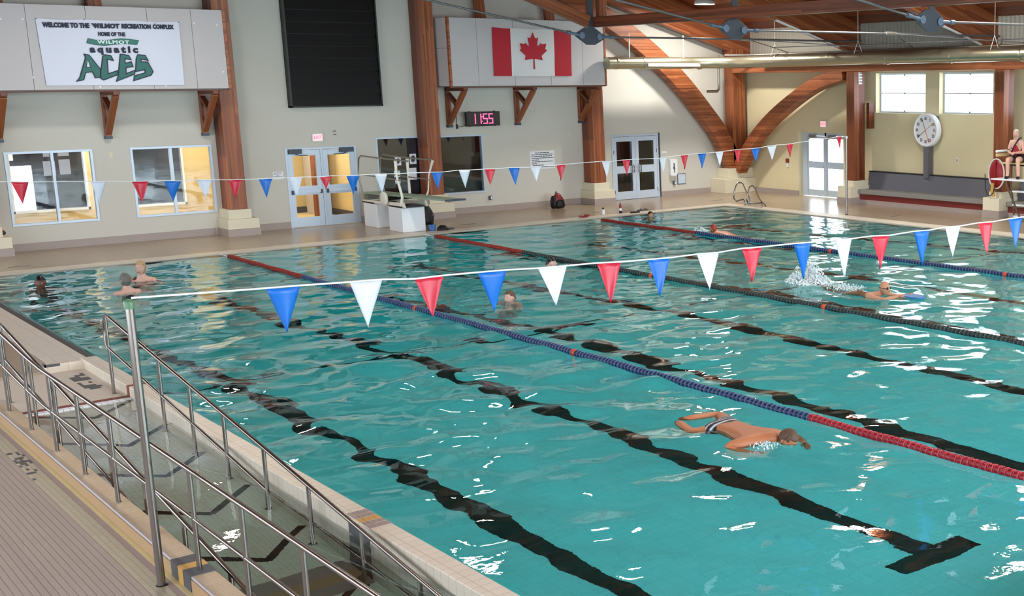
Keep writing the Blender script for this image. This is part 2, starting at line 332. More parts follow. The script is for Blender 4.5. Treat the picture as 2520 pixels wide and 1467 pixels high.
# curb between walkway and ramp
curb = st(obj('trim_2', MB().box((-1.75, -3, -0.9), (-1.57, 11.95, 0.15)), 'curb', bevel=0.012), 'buff tiled curb carrying the outer handrail')
obj('curb_face', MB().box((-1.757, -3, 0.0), (-1.75, 11.95, 0.128)), 'curb_side', curb)
obj('bullnose', MB().tube([(-1.742, -3, 0.139), (-1.742, 11.95, 0.139)], 0.013, 8), 'bull', curb)
obj('tactile_strip', MB().box((-1.802, -9, -0.1), (-1.757, 14.2, 0.024)), 'yellow', curb)
mb = MB()
for y0, y1, m_ in ((5.02, 5.20, 0), (4.90, 5.02, 1), (4.72, 4.90, 0)):
    mb.box((-1.762, y0, 0.0), (-1.57, y1, 0.156), m_)
obj('marker_band', mb, ['dgrey', 'ochre'], curb, label='grey and ochre tile band across the curb')
obj('gutter', MB().box((-1.57, -3, -0.9), (-1.50, 11.95, -0.004)), 'grate', curb)
# landing at the head of the ramp and its low end wall
mb = MB(); mb.box((-1.8, 11.95, -0.4), (-0.32, 14.05, 0.015)); landing = st(obj('floor.005', mb, 'landing'), 'plain beige landing at the head of the access ramp')
obj('red_row', MB().box((-1.57, 11.86, -0.4), (-0.32, 11.95, 0.012)), 'red_tile', landing, label='red brown tile row at the waterline')
mb = MB()
for i in range(18):
    mb.box((-1.55 + i * 0.068, 11.74, -0.02), (-1.55 + i * 0.068 + 0.062, 11.85, 0.006))
obj('white_tile_row', mb, 'white_tile', landing)
endw = st(obj('trim_3', MB().box((-0.78, 14.05, -0.2), (-0.12, 14.2, 0.13)), 'coping', bevel=0.008), 'low pale tiled end wall of the ramp landing')
mb = MB(); mb.box((-0.785, 14.045, 0.10), (-0.60, 14.065, 0.134)); mb.box((-0.785, 14.045, 0.10), (-0.765, 14.205, 0.134)); obj('dark_edge_tile', mb, 'dgrey', endw)
# divider wall between ramp channel and pool
div = st(obj('trim_4', MB().box((-0.32, -3, -1.3), (-0.12, 14.2, 0.14)), 'coping', bevel=0.010), 'pale tiled divider wall between ramp and pool')
obj('gutter_base', MB().box((-0.12, -3, -0.4), (0.0, 14.2, -0.02)), 'dgrey', div)
mb = MB(); y = -3.0
while y < 14.2:
    mb.box((-0.115, y, -0.02), (-0.005, y + 0.018, 0.012)); y += 0.03
mb.box((-0.12, -3, -0.02), (-0.112, 14.2, 0.014)); mb.box((-0.008, -3, -0.02), (0.0, 14.2, 0.014))
obj('gutter_grate', mb, 'grate', div, kind='stuff', label='dark slotted gutter grate along the pool edge')
mb = MB(); y = 14.2
while y < 25.0:
    mb.box((-0.115, y, -0.02), (-0.005, y + 0.018, 0.012)); y += 0.03
gg = obj('gutter_grate', mb, 'grate'); tag(gg, 'dark slotted gutter grate along the far left pool edge', 'gutter grate', kind='stuff')
mb = MB()
for i in range(5):
    for j in range(4):
        mb.box((-0.31 + j * 0.048, 4.78 + i * 0.105, 0.135), (-0.268 + j * 0.048, 4.87 + i * 0.105, 0.1435), 1 if i == 2 else 0)
obj('marker_tiles', mb, ['mauve', 'ochre'], div, label='grey and ochre marker tiles on the divider top')
obj('marker_stripe', MB().box((-0.326, 4.80, -1.3), (-0.318, 5.22, 0.09)), 'dgrey', div)
obj('red_marker', MB().box((-0.326, 11.86, -0.02), (-0.12, 11.95, 0.143)), 'red_tile', div)
# mosaic depth letterings, dark pieces set in the floor
def mosaic(name, x0, y0, nx, ny, sx, sy, parent, seed, label):
    r = random.Random(seed); mb = MB()
    glyph = ['11110', '10010', '11110', '00000', '11110', '10100', '11010', '00000', '10010', '11110', '10010', '00000', '11110', '10110', '11110', '00000', '11110', '10000', '11110']
    for j in range(ny):
        full = r.random() < 0.22; blank = r.random() < 0.12
        for i in range(nx):
            if not blank and (full or r.random() < 0.5):
                mb.box((x0 + i * sx, y0 - j * sy - sy * 0.82, 0.0), (x0 + i * sx + sx * 0.9, y0 - j * sy, 0.0245 if parent is left else 0.018))
    return obj(name, mb, 'dgrey', parent, label=label)
mosaic('mosaic_lettering', -1.985, 10.05, 5, 15, 0.027, 0.085, left, 0, 'dark mosaic lettering in the pale band')
mosaic('mosaic_lettering', -0.62, 13.75, 5, 11, 0.042, 0.105, landing, 5, 'dark mosaic lettering on the landing')

# ---- pool basin: shallow near end, floor falling away beyond the 12 m line
def zfloor(y): return -1.15 if y < 13 else (-1.15 - (y - 13) * 0.17)
mb = MB(); mb.hexa([(0, -1, -1.6), (W, -1, -1.6), (W, 13, -1.6), (0, 13, -1.6), (0, -1, -1.15), (W, -1, -1.15), (W, 13, -1.15), (0, 13, -1.15)])
mb.hexa([(0, 13, -4), (W, 13, -4), (W, 25, -4), (0, 25, -4), (0, 13, -1.15), (W, 13, -1.15), (W, 25, zfloor(25)), (0, 25, zfloor(25))])
mb.box((-0.12, -1, -4), (0.0, 25.0, -0.02)); mb.box((W, -1, -4), (W + 0.3, 25.3, -0.01)); mb.box((-0.12, 25.0, -4), (W + 0.3, 25.3, -0.01)); mb.box((-0.12, -1.3, -4), (W + 0.3, 0.0, -0.01))
basin = st(obj('pool_basin', mb, 'basin'), 'white tiled swimming pool basin')
LN = [W / 8 * (k + 0.5) for k in range(8)]
for x in LN:
    mb = MB(); hw = 0.125
    for y0, y1 in ((2.0, 13.0), (13.0, 23.0)):
        z0, z1 = zfloor(y0), zfloor(y1)
        mb.hexa([(x - hw, y0, z0 - 0.01), (x + hw, y0, z0 - 0.01), (x + hw, y1, z1 - 0.01), (x - hw, y1, z1 - 0.01), (x - hw, y0, z0 + 0.004), (x + hw, y0, z0 + 0.004), (x + hw, y1, z1 + 0.004), (x - hw, y1, z1 + 0.004)])
    mb.box((x - 0.5, 1.85, -1.16), (x + 0.5, 2.1, -1.145)); z = zfloor(23.1)
    mb.hexa([(x - 0.5, 22.98, zfloor(22.98) - .01), (x + 0.5, 22.98, zfloor(22.98) - .01), (x + 0.5, 23.23, zfloor(23.23) - .01), (x - 0.5, 23.23, zfloor(23.23) - .01), (x - 0.5, 22.98, zfloor(22.98) + .006), (x + 0.5, 22.98, zfloor(22.98) + .006), (x + 0.5, 23.23, zfloor(23.23) + .006), (x - 0.5, 23.23, zfloor(23.23) + .006)])
    obj('lane_line', mb, 'black', basin, label='black tile lane line on the pool floor')
obj('cross_line', MB().box((0, 12.93, -1.16), (W, 13.02, -1.146)), 'black', basin, label='thin dark cross line at the change of slope')
# ramp channel floor
def zr(y): return 0.012 if y > 11.9 else -(11.9 - y) * 0.1185
mb = MB(); mb.hexa([(-1.57, -3, -3), (-0.32, -3, -3), (-0.32, 11.86, -3), (-1.57, 11.86, -3), (-1.57, -3, zr(-3)), (-0.32, -3, zr(-3)), (-0.32, 11.86, zr(11.86)), (-1.57, 11.86, zr(11.86))])
rampf = st(obj('floor.006', mb, 'ramp'), 'cream tiled access ramp sloping down under the water')
def strip(mb, p, q, wd, mi=0):
    """flat band on the ramp floor from p to q (x, y)"""
    d = Vector((q[0] - p[0], q[1] - p[1])); d.normalize(); nx_, ny_ = -d.y * wd / 2, d.x * wd / 2
    c4 = [(p[0] + nx_, p[1] + ny_), (p[0] - nx_, p[1] - ny_), (q[0] - nx_, q[1] - ny_), (q[0] + nx_, q[1] + ny_)]
    mb.hexa([(a, b, zr(b) - 0.01) for a, b in c4] + [(a, b, zr(b) + 0.006) for a, b in c4], mi)
for ya in (11.15, 9.78, 8.45, 7.12, 5.72, 4.35, 3.0):
    mb = MB(); strip(mb, (-1.45, ya + 0.58), (-0.86, ya), 0.075); strip(mb, (-0.88, ya), (-0.34, ya + 0.58), 0.075)
    obj('chevron', mb, 'black', rampf, label='black chevron strip on the ramp floor')
mb = MB()
for y0, y1, m_ in ((4.72, 4.92, 0), (4.92, 5.10, 1), (5.10, 5.32, 0)): strip(mb, (-1.49, (y0 + y1) / 2), (-0.33, (y0 + y1) / 2), y1 - y0, m_)
obj('marker_band', mb, ['mauve', 'curb_side'], rampf)

# ---- water: rippled surface meshes with real waves, closed below so light is absorbed with depth
def wave_field(X, Y, seed, amp, lam0, lam1, n, aniso=0.0):
    r = np.random.default_rng(seed); Z = np.zeros_like(X)
    for _ in range(n):
        lam = lam0 * (lam1 / lam0) ** r.random(); th = r.uniform(0, 2 * PI)
        if aniso: th = r.normal(1.15, aniso)
        k = 2 * PI / lam; a = amp * (lam / lam1) ** 1.15
        ph = r.uniform(0, 2 * PI)
        u = k * (X * math.cos(th) + Y * math.sin(th)) + ph
        Z += a * (np.sin(u) + 0.18 * np.sin(2 * u + 1.1))
    return Z
def water(name, x0, x1, y0, y1, step, zb, zfun, material, label):
    nx = int((x1 - x0) / step) + 1; ny = int((y1 - y0) / step) + 1
    X, Y = np.meshgrid(np.linspace(x0, x1, nx), np.linspace(y0, y1, ny))
    Z = zfun(X, Y)
    top = np.stack([X, Y, Z], -1).reshape(-1, 3)
    i = np.arange(ny - 1)[:, None] * nx + np.arange(nx - 1)[None, :]; i = i.reshape(-1)
    quads = np.stack([i, i + 1, i + nx + 1, i + nx], 1)
    me = bpy.data.meshes.new(name)
    # skirt + bottom: rim vertices copied down
    rim = list(range(nx)) + [r_ * nx + nx - 1 for r_ in range(1, ny)] + [(ny - 1) * nx + c_ for c_ in range(nx - 2, -1, -1)] + [r_ * nx for r_ in range(ny - 2, 0, -1)]
    k = len(rim); low = top[rim].copy(); low[:, 2] = zb if not callable(zb) else [zb(p[1]) for p in low]
    verts = np.concatenate([top, low]); o = len(top)
    side = [(rim[j], o + j, o + (j + 1) % k, rim[(j + 1) % k]) for j in range(k)]
    bm_ = [tuple(o + j for j in range(k))[::-1]]
    me.from_pydata(verts.tolist(), [], quads.tolist() + side + bm_)
    sm = [True] * len(quads) + [False] * (k + 1); me.polygons.foreach_set('use_smooth', sm)
    me.materials.append(material); me.update()
    ob = bpy.data.objects.new(name, me); C.objects.link(ob); return st(ob, label)
WATER = water_mat('pool_water', (0.05, 0.945, 0.962), 0.60)
def zmain(X, Y):
    rough = 0.40 + 1.15 * np.exp(-(((X - 2.2) / 4.5) ** 2 + ((Y - 9.5) / 4.5) ** 2)) + 0.12 * np.clip((Y - 6) / 6, 0, 1)
    far = np.clip((Y - 8) / 12, 0, 1)
    edge = np.clip(np.minimum(np.minimum(X + 0.02, W - X), np.minimum(25 - Y, Y + 1)) / 0.3, 0.15, 1)
    Z = wave_field(X, Y, 3, 0.0052, 0.40, 1.5, 34) * rough + wave_field(X, Y, 9, 0.0013, 0.18, 0.4, 22) * (0.08 + 0.50 * (rough - 0.38) + 0.45 * far)
    # wakes round the swimmers
    for cx, cy, a, s in ((4.1, 5.1, 0.012, 0.7), (11.7, 10.6, 0.022, 1.0), (15.3, 19.3, 0.016, 0.8), (2.2, 21.2, 0.008, 1.0), (6.6, 14.7, 0.008, 0.6)):
        R2 = np.sqrt((X - cx) ** 2 + ((Y - cy) * 0.8) ** 2)
        Z += a * np.sin(R2 * 9.0) * np.exp(-(R2 / s) ** 2 * 0.6)
    return Z * edge
pool_water = water('pool_water', -0.008, W + 0.01, -0.05, 25.01, 0.055, -3.6, zmain, WATER, 'rippled clear turquoise pool water')
RWATER = water_mat('ramp_water', (0.20, 0.90, 0.82), 0.22, bump=0.10)
ramp_water = water('ramp_water', -1.575, -0.315, -3, 11.9, 0.05, -2.2, lambda X, Y: wave_field(X, Y, 5, 0.0021, 0.4, 2.0, 14), RWATER, 'still shallow greenish water over the ramp')

# ================================================================== ROOF AND TIMBER FRAME
FR = [28.62, 23.2, 17.65, 12.1, 6.5, 0.9]
ceil = st(obj('ceiling', MB().prism([(24.3, zdeck(24.3) + 0.06), (10, zdeck(10.01) + 0.06), (-6, zdeck(-6) + 0.06), (-7.7, zdeck(-6) - 0.4), (-7.7, zdeck(-6) - 0.1), (-6, zdeck(-6) + 0.3), (10, zdeck(10) + 0.3), (24.3, zdeck(24.3) + 0.3)], TY, -9, 29.2), 'timber'), 'brown timber plank roof deck')
x = 24.2
while x > 10.3:   # planks of the visible slope, each its own board
    mb = MB().prism([(x, zdeck(x)), (x - 0.27, zdeck(x - 0.27)), (x - 0.27, zdeck(x - 0.27) + 0.05), (x, zdeck(x) + 0.05)], TY, -9, 29.0)
    o = obj('plank', mb, 'plank' if int(x * 7) % 3 else 'timber', ceil); x -= 0.285
def rafter(y, seed):
    for nm, xa, xb in (('right', 24.15, 10.0), ('left', 10.0, -6.0)):
        if nm == 'right':
            a = (24.15, y, 5.66 - 0.50 + 0.29 * (23.9 - 24.15)); b = (10.0, y, zdeck(10.01) - 0.50)
        else: a = (10.0, y, zdeck(10) - 0.50); b = (-6.0, y, zdeck(-6) - 0.50)
        yield beam('rafter', a, b, 0.24, 0.95, 'timberL', up=(0, 0, 1))
lab = ['against the back wall', 'second from the back wall', 'third from the back wall', 'fourth from the back wall', 'fifth from the back wall', 'nearest the spectators']
for i, y in enumerate(FR):
    r = list(rafter(y, i))
    for q, o in enumerate(r): st(o, 'deep laminated timber rafter %s, %s slope' % (lab[i], 'right' if q == 0 else 'left'))
# curved braces meeting at the corner post
def arch(name, centre, half, fn, a, b, label):
    P = [Vector((u, v)) for u, v in centre]; up_, lo = [], []
    # smooth the centreline
    Q = []
    for i in range(len(P) - 1):
        p0, p1, p2, p3 = P[max(i - 1, 0)], P[i], P[i + 1], P[min(i + 2, len(P) - 1)]
        for k in range(6):
            t = k / 6; Q.append(0.5 * ((2 * p1) + (p2 - p0) * t + (2 * p0 - 5 * p1 + 4 * p2 - p3) * t * t + (3 * p1 - p0 - 3 * p2 + p3) * t ** 3))
    Q.append(P[-1])
    for i, q in enumerate(Q):
        t = (Q[min(i + 1, len(Q) - 1)] - Q[max(i - 1, 0)]).normalized(); n_ = Vector((-t.y, t.x))
        up_.append(q + n_ * half); lo.append(q - n_ * half)
    vs = []; fs = []
    for u_, l_ in zip(up_, lo): vs += [fn(u_.x, u_.y, a), fn(l_.x, l_.y, a), fn(l_.x, l_.y, b), fn(u_.x, u_.y, b)]
    for i in range(len(Q) - 1):
        for j in range(4): fs.append((4 * i + j, 4 * i + (j + 1) % 4, 4 * i + 4 + (j + 1) % 4, 4 * i + 4 + j))
    fs += [(0, 1, 2, 3), tuple(4 * (len(Q) - 1) + j for j in (3, 2, 1, 0))]
    o = obj(name, MB().add(vs, fs), 'timberL'); bv = o.modifiers.new('bevel', 'BEVEL'); bv.width = 0.012; bv.segments = 1
    return o
o = arch('curved_brace', [(23.28, 0.92), (22.72, 1.98), (22.05, 2.78), (21.05, 3.82), (19.95, 4.72), (18.75, 5.52), (17.4, 6.22), (15.6, 6.95), (13.4, 7.6)], 0.29, TY, 28.42, 28.80, '')
tag(o, 'long curved laminated brace rising from the corner base along the back wall', 'timber brace')
o = arch('curved_brace', [(28.35, 0.82), (27.55, 1.78), (26.6, 2.55), (25.45, 3.22), (24.3, 3.74), (23.0, 4.06)], 0.20, TX, 23.16, 23.56, '')
tag(o, 'curved laminated brace arching from the corner base to the post right of the exit door', 'timber brace')
# corner base
mb = MB(); mb.box((22.55, 28.15, 0.02), (24.0, 29.0, 0.52)); mb.box((22.85, 28.3, 0.52), (23.95, 29.0, 0.86))
o = obj('column_base', mb, 'plinth', bevel=0.012); tag(o, 'cream stepped base in the corner under the two curved braces', 'column base')
def post(name, x0, x1, y0, y1, z0, z1, label, cat='timber post', m_='timberL', parent=None):
    o = beam(name, ((x0 + x1) / 2, (y0 + y1) / 2, z0), ((x0 + x1) / 2, (y0 + y1) / 2, z1), y1 - y0, x1 - x0, m_, up=(1, 0, 0), parent=parent)
    if label: tag(o, label, cat)
    return o
post('timber_post', 23.16, 23.74, 28.42, 28.86, 0.86, 4.95, 'tall timber post standing in the corner between the curved braces')
# back wall columns on cream bases
def wall_column(x, label, left_pad=0.26, steps=1):
    t = thing('timber_column', label, 'timber column', (x, 28.6, 0.02))
    post('shaft', x - 0.21, x + 0.21, 28.36, 28.62, 0.70, 8.6, None, parent=t)
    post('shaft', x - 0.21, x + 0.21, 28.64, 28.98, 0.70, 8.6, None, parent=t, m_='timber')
    mb = MB(); mb.box((x - 0.30, 28.28, 0.46), (x + 0.27, 29.0, 0.70)); mb.box((x - 0.36, 28.2, 0.20), (x + 0.42, 29.0, 0.46))
    obj('base', mb, 'plinth', t, bevel=0.01)
    obj('kick', MB().box((x - 0.375, 28.18, 0.02), (x + 0.435, 29.0, 0.20)), 'base', t)
    return t
wall_column(6.62, 'tall timber column right of the white banner')
wall_column(12.08, 'tall timber column between the two dark windows')
wall_column(17.62, 'tall timber column left of the glazed white doors')
wall_column(1.14, 'timber column base at the far left of the back wall')
# right wall posts, bases, eaves beam
for y, lb in ((22.58, 'timber post on the right wall beside the exit door'), (16.70, 'timber post on the right wall behind the lifeguard'), (11.1, 'timber post on the right wall, third from the corner'), (5.5, 'timber post on the right wall, fourth from the corner')):
    t = thing('timber_column', lb, 'timber column', (23.3, y, 0.02))
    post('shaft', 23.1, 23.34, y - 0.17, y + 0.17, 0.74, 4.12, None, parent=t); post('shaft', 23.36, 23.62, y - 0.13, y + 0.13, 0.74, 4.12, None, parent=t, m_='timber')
    mb = MB(); mb.box((22.98, y - 0.24, 0.56), (23.72, y + 0.2, 0.74)); mb.box((22.80, y - 0.30, 0.22), (23.9, y + 0.28, 0.58)); obj('base', mb, 'plinth', t, bevel=0.01)
    obj('kick', MB().box((22.785, y - 0.315, 0.02), (23.9, y + 0.295, 0.22)), 'base', t)
o = beam('eaves_beam', (23.33, -9, 4.27), (23.33, 28.4, 4.27), 0.36, 0.30, 'timberL'); tag(o, 'long timber eaves beam running along the top of the right wall', 'timber beam')
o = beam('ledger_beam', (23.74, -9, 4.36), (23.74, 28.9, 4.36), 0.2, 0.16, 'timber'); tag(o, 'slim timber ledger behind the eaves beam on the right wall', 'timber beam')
# conduits on the post beside the exit door
mb = MB()
for k in range(3): mb.tube([(23.30 + k * 0.05, 22.40, 3.72), (23.30 + k * 0.05, 22.40, 4.1)], 0.014, 6)
for k in range(4): mb.box((23.27, 22.375, 3.74 + k * 0.09), (23.43, 22.41, 3.77 + k * 0.09))
tag(obj('conduit', mb, 'white'), 'small white conduits clipped to the top of the post beside the exit door', 'conduit')
tag(obj('control_box', MB().box((23.64, 22.28, 2.35), (23.86, 22.40, 3.15)), 'timber'), 'narrow brown box on the right side of the exit door post', 'box')
# longitudinal beam with gusset plates and tie rods
o = beam('longitudinal_beam', (14.3, 23.42, 5.41), (14.3, -9, 5.41), 0.24, 0.26, 'timber'); tag(o, 'long timber beam running under the roof above the steel gusset plates', 'timber beam')
o = beam('strut', (14.05, 23.22, 5.42), (11.2, 23.22, 6.42), 0.2, 0.30, 'timberL'); tag(o, 'sloping timber strut meeting the left end of the long beam', 'timber strut')
def truss(y, lab_):
    g = 'steel gusset plates with tie rods under the long beam'
    t = thing('gusset_plate', 'blue gusset plate with tie rods, %s' % lab_, 'gusset plate', (14.1, y, 5.05), 0, g)
    cx = 14.1 if y > 20 else (14.43 if y > 15 else 15.05)
    prof = [(cx - 0.48, 5.07), (cx - 0.44, 5.12), (cx - 0.17, 5.27), (cx + 0.12, 5.27), (cx + 0.40, 5.09), (cx + 0.47, 5.03), (cx + 0.42, 4.97), (cx + 0.13, 4.82), (cx - 0.13, 4.82), (cx - 0.44, 5.02)]
    obj('plate', MB().prism(prof, TY, y - 0.012, y + 0.012), 'slate', t, bevel=0.004)
    obj('strap', MB().box((cx - 0.07, y - 0.02, 5.26), (cx + 0.10, y + 0.0, 8.2)), 'slate', t)
    for sx, (tx, tz) in ((-1, (cx - 7.6, 5.06 + 7.2 * 0.178)), (1, (cx + 5.2, 5.05))):
        px_, pz = cx + sx * 0.27, 5.06 - (0.03 if sx > 0 else 0)
        d = Vector((tx - px_, 0, tz - pz)); d.normalize(); p0 = Vector((px_, y, pz))
        mb = MB()
        for oy in (-0.03, 0.03):
            T = Matrix.Translation((px_, y + oy, pz)) @ Matrix.Rotation(PI / 2, 4, 'X')
            mb.lathe([(0.035, -0.008), (0.085, -0.008), (0.085, 0.008), (0.035, 0.008)], n=18, T=T, smooth=False)
        q = p0 + d * 0.33
        mb.tube([p0 + d * 0.06, q], [0.045, 0.032], 10); mb.tube([q, q + d * 0.12], 0.05, 10)
        cl = obj('clevis', mb, mat('pale_blue_steel', '6A7D92', 0.4, 0.4), t)
        obj('rod', MB().tube([q, Vector((tx, y, tz))], 0.026, 8), 'rod', t)
    mb = MB(); mb.tube([(cx + 5.1, y, 5.05), (cx + 5.5, y, 5.05)], 0.05, 10); obj('coupler', mb, 'pipe', t)
    mb = MB(); e = Vector((cx + 5.4, y, 5.05)); mb.tube([e, (23.9, y - 0.3, 5.05)], 0.03, 8)
    mb.tube([e, (23.3, y - 2.6, 4.75)], 0.014, 6); mb.tube([e, (23.3, y + 2.4, 4.75)], 0.014, 6); mb.tube([(23.9, y - 2.8, 4.95), (20.9, y + 0.5, 4.85)], 0.012, 6)
    obj('brace_rod', mb, 'rod', t)
for y, lb in ((23.2, 'in front of the red and white flag end'), (17.65, 'middle one of those in view'), (12.1, 'nearest the right edge of the view')): truss(y, lb)
o = post('king_post', 14.35, 14.58, 23.1, 23.3, 5.5, 8.0, 'short timber post standing on the left end of the long beam')
# ducts and pipes
t = thing('air_duct', 'large round galvanised air duct bending along the right wall', 'air duct', (21.9, 20, 4.48))
path = [(17.45, 27.5, 4.42), (20.6, 27.5, 4.44)] + [(20.6 + 1.25 * math.sin(a), 27.5 - 1.25 + 1.25 * math.cos(a), 4.45) for a in np.linspace(0.2, PI / 2, 7)] + [(21.87, 20, 4.49), (21.9, 10, 4.51), (21.9, -9, 4.52)]
obj('duct_run', MB().tube(path, 0.185, 24), 'duct', t)
for x in (17.75, 18.75, 21.0): obj('band', MB().tube([(x, 27.5, 4.43), (x + 0.07, 27.5, 4.43)], 0.198, 24), 'duct', t)
y = 24.6
while y > -8: obj('band', MB().tube([(21.87, y, 4.485), (21.87, y - 0.06, 4.485)], 0.194, 24), 'duct', t); y -= 2.4
obj('diffuser', MB().box((18.85, 27.28, 4.33), (20.9, 27.33, 4.42)), 'white', t, label='bright slot diffuser on the duct')
for y in (24.7, 21.0, 15.9, 11.0): obj('hanger', MB().tube([(21.70, y, 4.62), (21.87, y, 5.0), (22.05, y, 4.62)], 0.010, 5, smooth=False).tube([(21.87, y, 5.0), (21.87, y, 6.2)], 0.008, 5), 'whitem', t)
for x in (18.3, 20.4): obj('hanger', MB().tube([(x, 27.5, 4.6), (x, 27.5, 5.3)], 0.02, 6), 'whitem', t)
t = thing('service_pipe', 'thinner grey service pipes running above the large duct', 'pipe', (22.6, 20, 4.7))
obj('pipe', MB().tube([(22.65, 26.6, 4.60), (22.65, 20, 4.66), (22.65, -9, 4.74)], 0.075, 12), 'duct', t)
obj('pipe', MB().tube([(22.2, 27.6, 4.70), (22.75, 27.0, 4.70), (22.78, 10, 4.78), (22.78, -9, 4.82)], 0.035, 8), 'pipe', t)
obj('drain_elbow', MB().tube([(22.15, 27.9, 4.72), (22.15, 27.9, 3.75), (22.15, 27.9, 3.60), (22.08, 27.9, 3.52), (21.65, 27.9, 3.52)], 0.045, 10), 'pipe', t)
# high bay lamps
LENS = mat('lamp_lens', 'FFF4DC', 0.4, emit=6.0)
HB = ['round white high bay lamp under the roof above the curved brace', 'high bay lamp over the far half of the farthest lane rope', 'high bay lamp over the middle of the farthest lane rope', 'high bay lamp over the near half of the farthest lane rope', 'high bay lamp over the near end of the farthest lane rope',
      'high bay lamp over the far quarter of the middle lanes', 'high bay lamp over the middle of the middle lanes', 'high bay lamp over the near flag line', 'high bay lamp over the near end of the middle lanes', 'added high bay lamp before the banner, for a bright reflection in the ramp water', 'added high bay lamp brightening the ramp below']
assert len(HB) == len(HIGH_BAYS)
for i, (x, y, z) in enumerate(HIGH_BAYS):
    t = thing('high_bay_lamp', HB[i], 'lamp', (x, y, z), 0, 'high bay lamps hanging under the roof')
    obj('housing', MB().lathe([(0.33, 0.0), (0.34, 0.04), (0.30, 0.12), (0.12, 0.28), (0.08, 0.34)], (x, y, z), 24), 'white', t)
    mb = MB(); mb.lathe([(0.31, -0.004), (0.31, 0.012)], (x, y, z), 24, smooth=False); obj('lens', mb, LENS, t)
    obj('cord', MB().tube([(x, y, z + 0.3), (x, y, zdeck(x))], 0.012, 6), 'dark', t)
# slim white bars for the pale lower edges of the rafters
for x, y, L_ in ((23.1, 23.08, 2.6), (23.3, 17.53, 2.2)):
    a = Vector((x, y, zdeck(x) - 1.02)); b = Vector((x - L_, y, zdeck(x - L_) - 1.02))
    t = thing('rafter_bar', 'slim white bar under the rafter %s' % ('left of the corrugated strip' if y > 20 else 'at the right edge of the view'), 'strip light', tuple(a))
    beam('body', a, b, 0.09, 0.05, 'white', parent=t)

# ================================================================== WINDOWS AND DOORS
def window_back(name, x0, x1, z0, z1, label, mull=(), glass='glass'):
    o = thing(name, label, 'window', ((x0 + x1) / 2, YB, z0)); o['kind'] = 'structure'; f = 0.055
    mb = MB(); y0, y1 = YB - 0.02, YB + 0.10
    mb.box((x0, y0, z0), (x1, y1, z0 + f)); mb.box((x0, y0, z1 - f), (x1, y1, z1)); mb.box((x0, y0, z0 + f), (x0 + f, y1, z1 - f)); mb.box((x1 - f, y0, z0 + f), (x1, y1, z1 - f))
    obj('window_frame', mb, 'alu', o, bevel=0.004)
    xs = [x0 + f] + [m for m in mull] + [x1 - f]
    for m in mull: obj('mullion', MB().box((m - 0.03, y0 + 0.005, z0 + f), (m + 0.03, y1 - 0.005, z1 - f)), 'alu', o)
    for a, b in zip(xs, xs[1:]): obj('pane', MB().box((a, YB + 0.035, z0 + f), (b, YB + 0.043, z1 - f)), glass, o)
    return o
window_back('window_1', 1.75, 3.58, 0.61, 2.35, 'wide two pane window left of the first pair of doors, farthest left', (2.72,))
window_back('window_2', 4.40, 6.30, 0.61, 2.35, 'wide two pane window beside the timber column, showing a warm yellow wall', (5.32,))
window_back('window_3', 10.63, 12.02, 0.61, 2.37, 'single pane dark window with taped notices left of the middle column', (), 'dark_glass')
window_back('window_4', 12.10, 13.94, 0.61, 2.35, 'single pane dark window right of the middle column', (), 'dark_glass')
def door_leaf(x0, x1, z0, z1, parent, hinge, style, y=YB):
    """glazed door leaf with an upper and a lower pane"""
    lf = bpy.data.objects.new('door_leaf', None); C.objects.link(lf); lf.parent = parent; lf.location = Vector((x0, y, z0)) - wloc(parent)
    s, zm0, zm1, zb, zt = 0.13, z0 + 0.86, z0 + 1.10, z0 + 0.26, z1 - 0.15
    mb = MB(); a, b = y - 0.005, y + 0.04
    mb.box((x0, a, z0), (x0 + s, b, z1)); mb.box((x1 - s, a, z0), (x1, b, z1)); mb.box((x0 + s, a, z0), (x1 - s, b, zb)); mb.box((x0 + s, a, zm0), (x1 - s, b, zm1)); mb.box((x0 + s, a, zt), (x1 - s, b, z1))
    obj('leaf_frame', mb, 'alu', lf, bevel=0.003)
    for c, d in ((zb, zm0), (zm1, zt)): obj('pane', MB().box((x0 + s, y + 0.014, c), (x1 - s, y + 0.02, d)), 'dark_glass' if style == 'pull' else 'glass', lf)
    if style == 'bar':
        mb = MB(); mb.box((x0 + 0.05, y - 0.06, zm0 + 0.06), (x1 - 0.05, y - 0.02, zm0 + 0.15)); obj('push_bar', mb, 'alu', lf)
        mb = MB(); mb.box((x0 + 0.03, y - 0.065, zm0 + 0.03), (x0 + 0.08, y, zm0 + 0.14)); mb.box((x1 - 0.08, y - 0.065, zm0 + 0.03), (x1 - 0.03, y, zm0 + 0.14)); obj('bar_end', mb, 'slate', lf)
    else:
        hx = x1 - 0.09 if hinge == 'L' else x0 + 0.09; mb = MB(); d = -0.09 if hinge == 'L' else 0.09
        mb.tube([(hx, y, zm0 + 0.02), (hx, y - 0.06, zm0 + 0.02), (hx, y - 0.06, zm1 + 0.02), (hx, y, zm1 + 0.02)], 0.014, 8); mb.tube([(hx + d, y, zm0 + 0.02), (hx + d, y - 0.06, zm0 + 0.02), (hx + d, y - 0.06, zm1 + 0.02), (hx + d, y, zm1 + 0.02)], 0.014, 8)
        obj('pull_handle', mb, 'steel', lf)
        mb = MB(); mb.box((x1 - 0.02 if hinge != 'L' else x0 + 0.005, y - 0.012, z0 + 1.5), (x1 + 0.015 if hinge != 'L' else x0 + 0.03, y, z0 + 1.62)); mb.box((x1 - 0.02 if hinge != 'L' else x0 + 0.005, y - 0.012, z0 + 0.2), (x1 + 0.015 if hinge != 'L' else x0 + 0.03, y, z0 + 0.32)); obj('hinge', mb, 'slate', lf)
    return lf
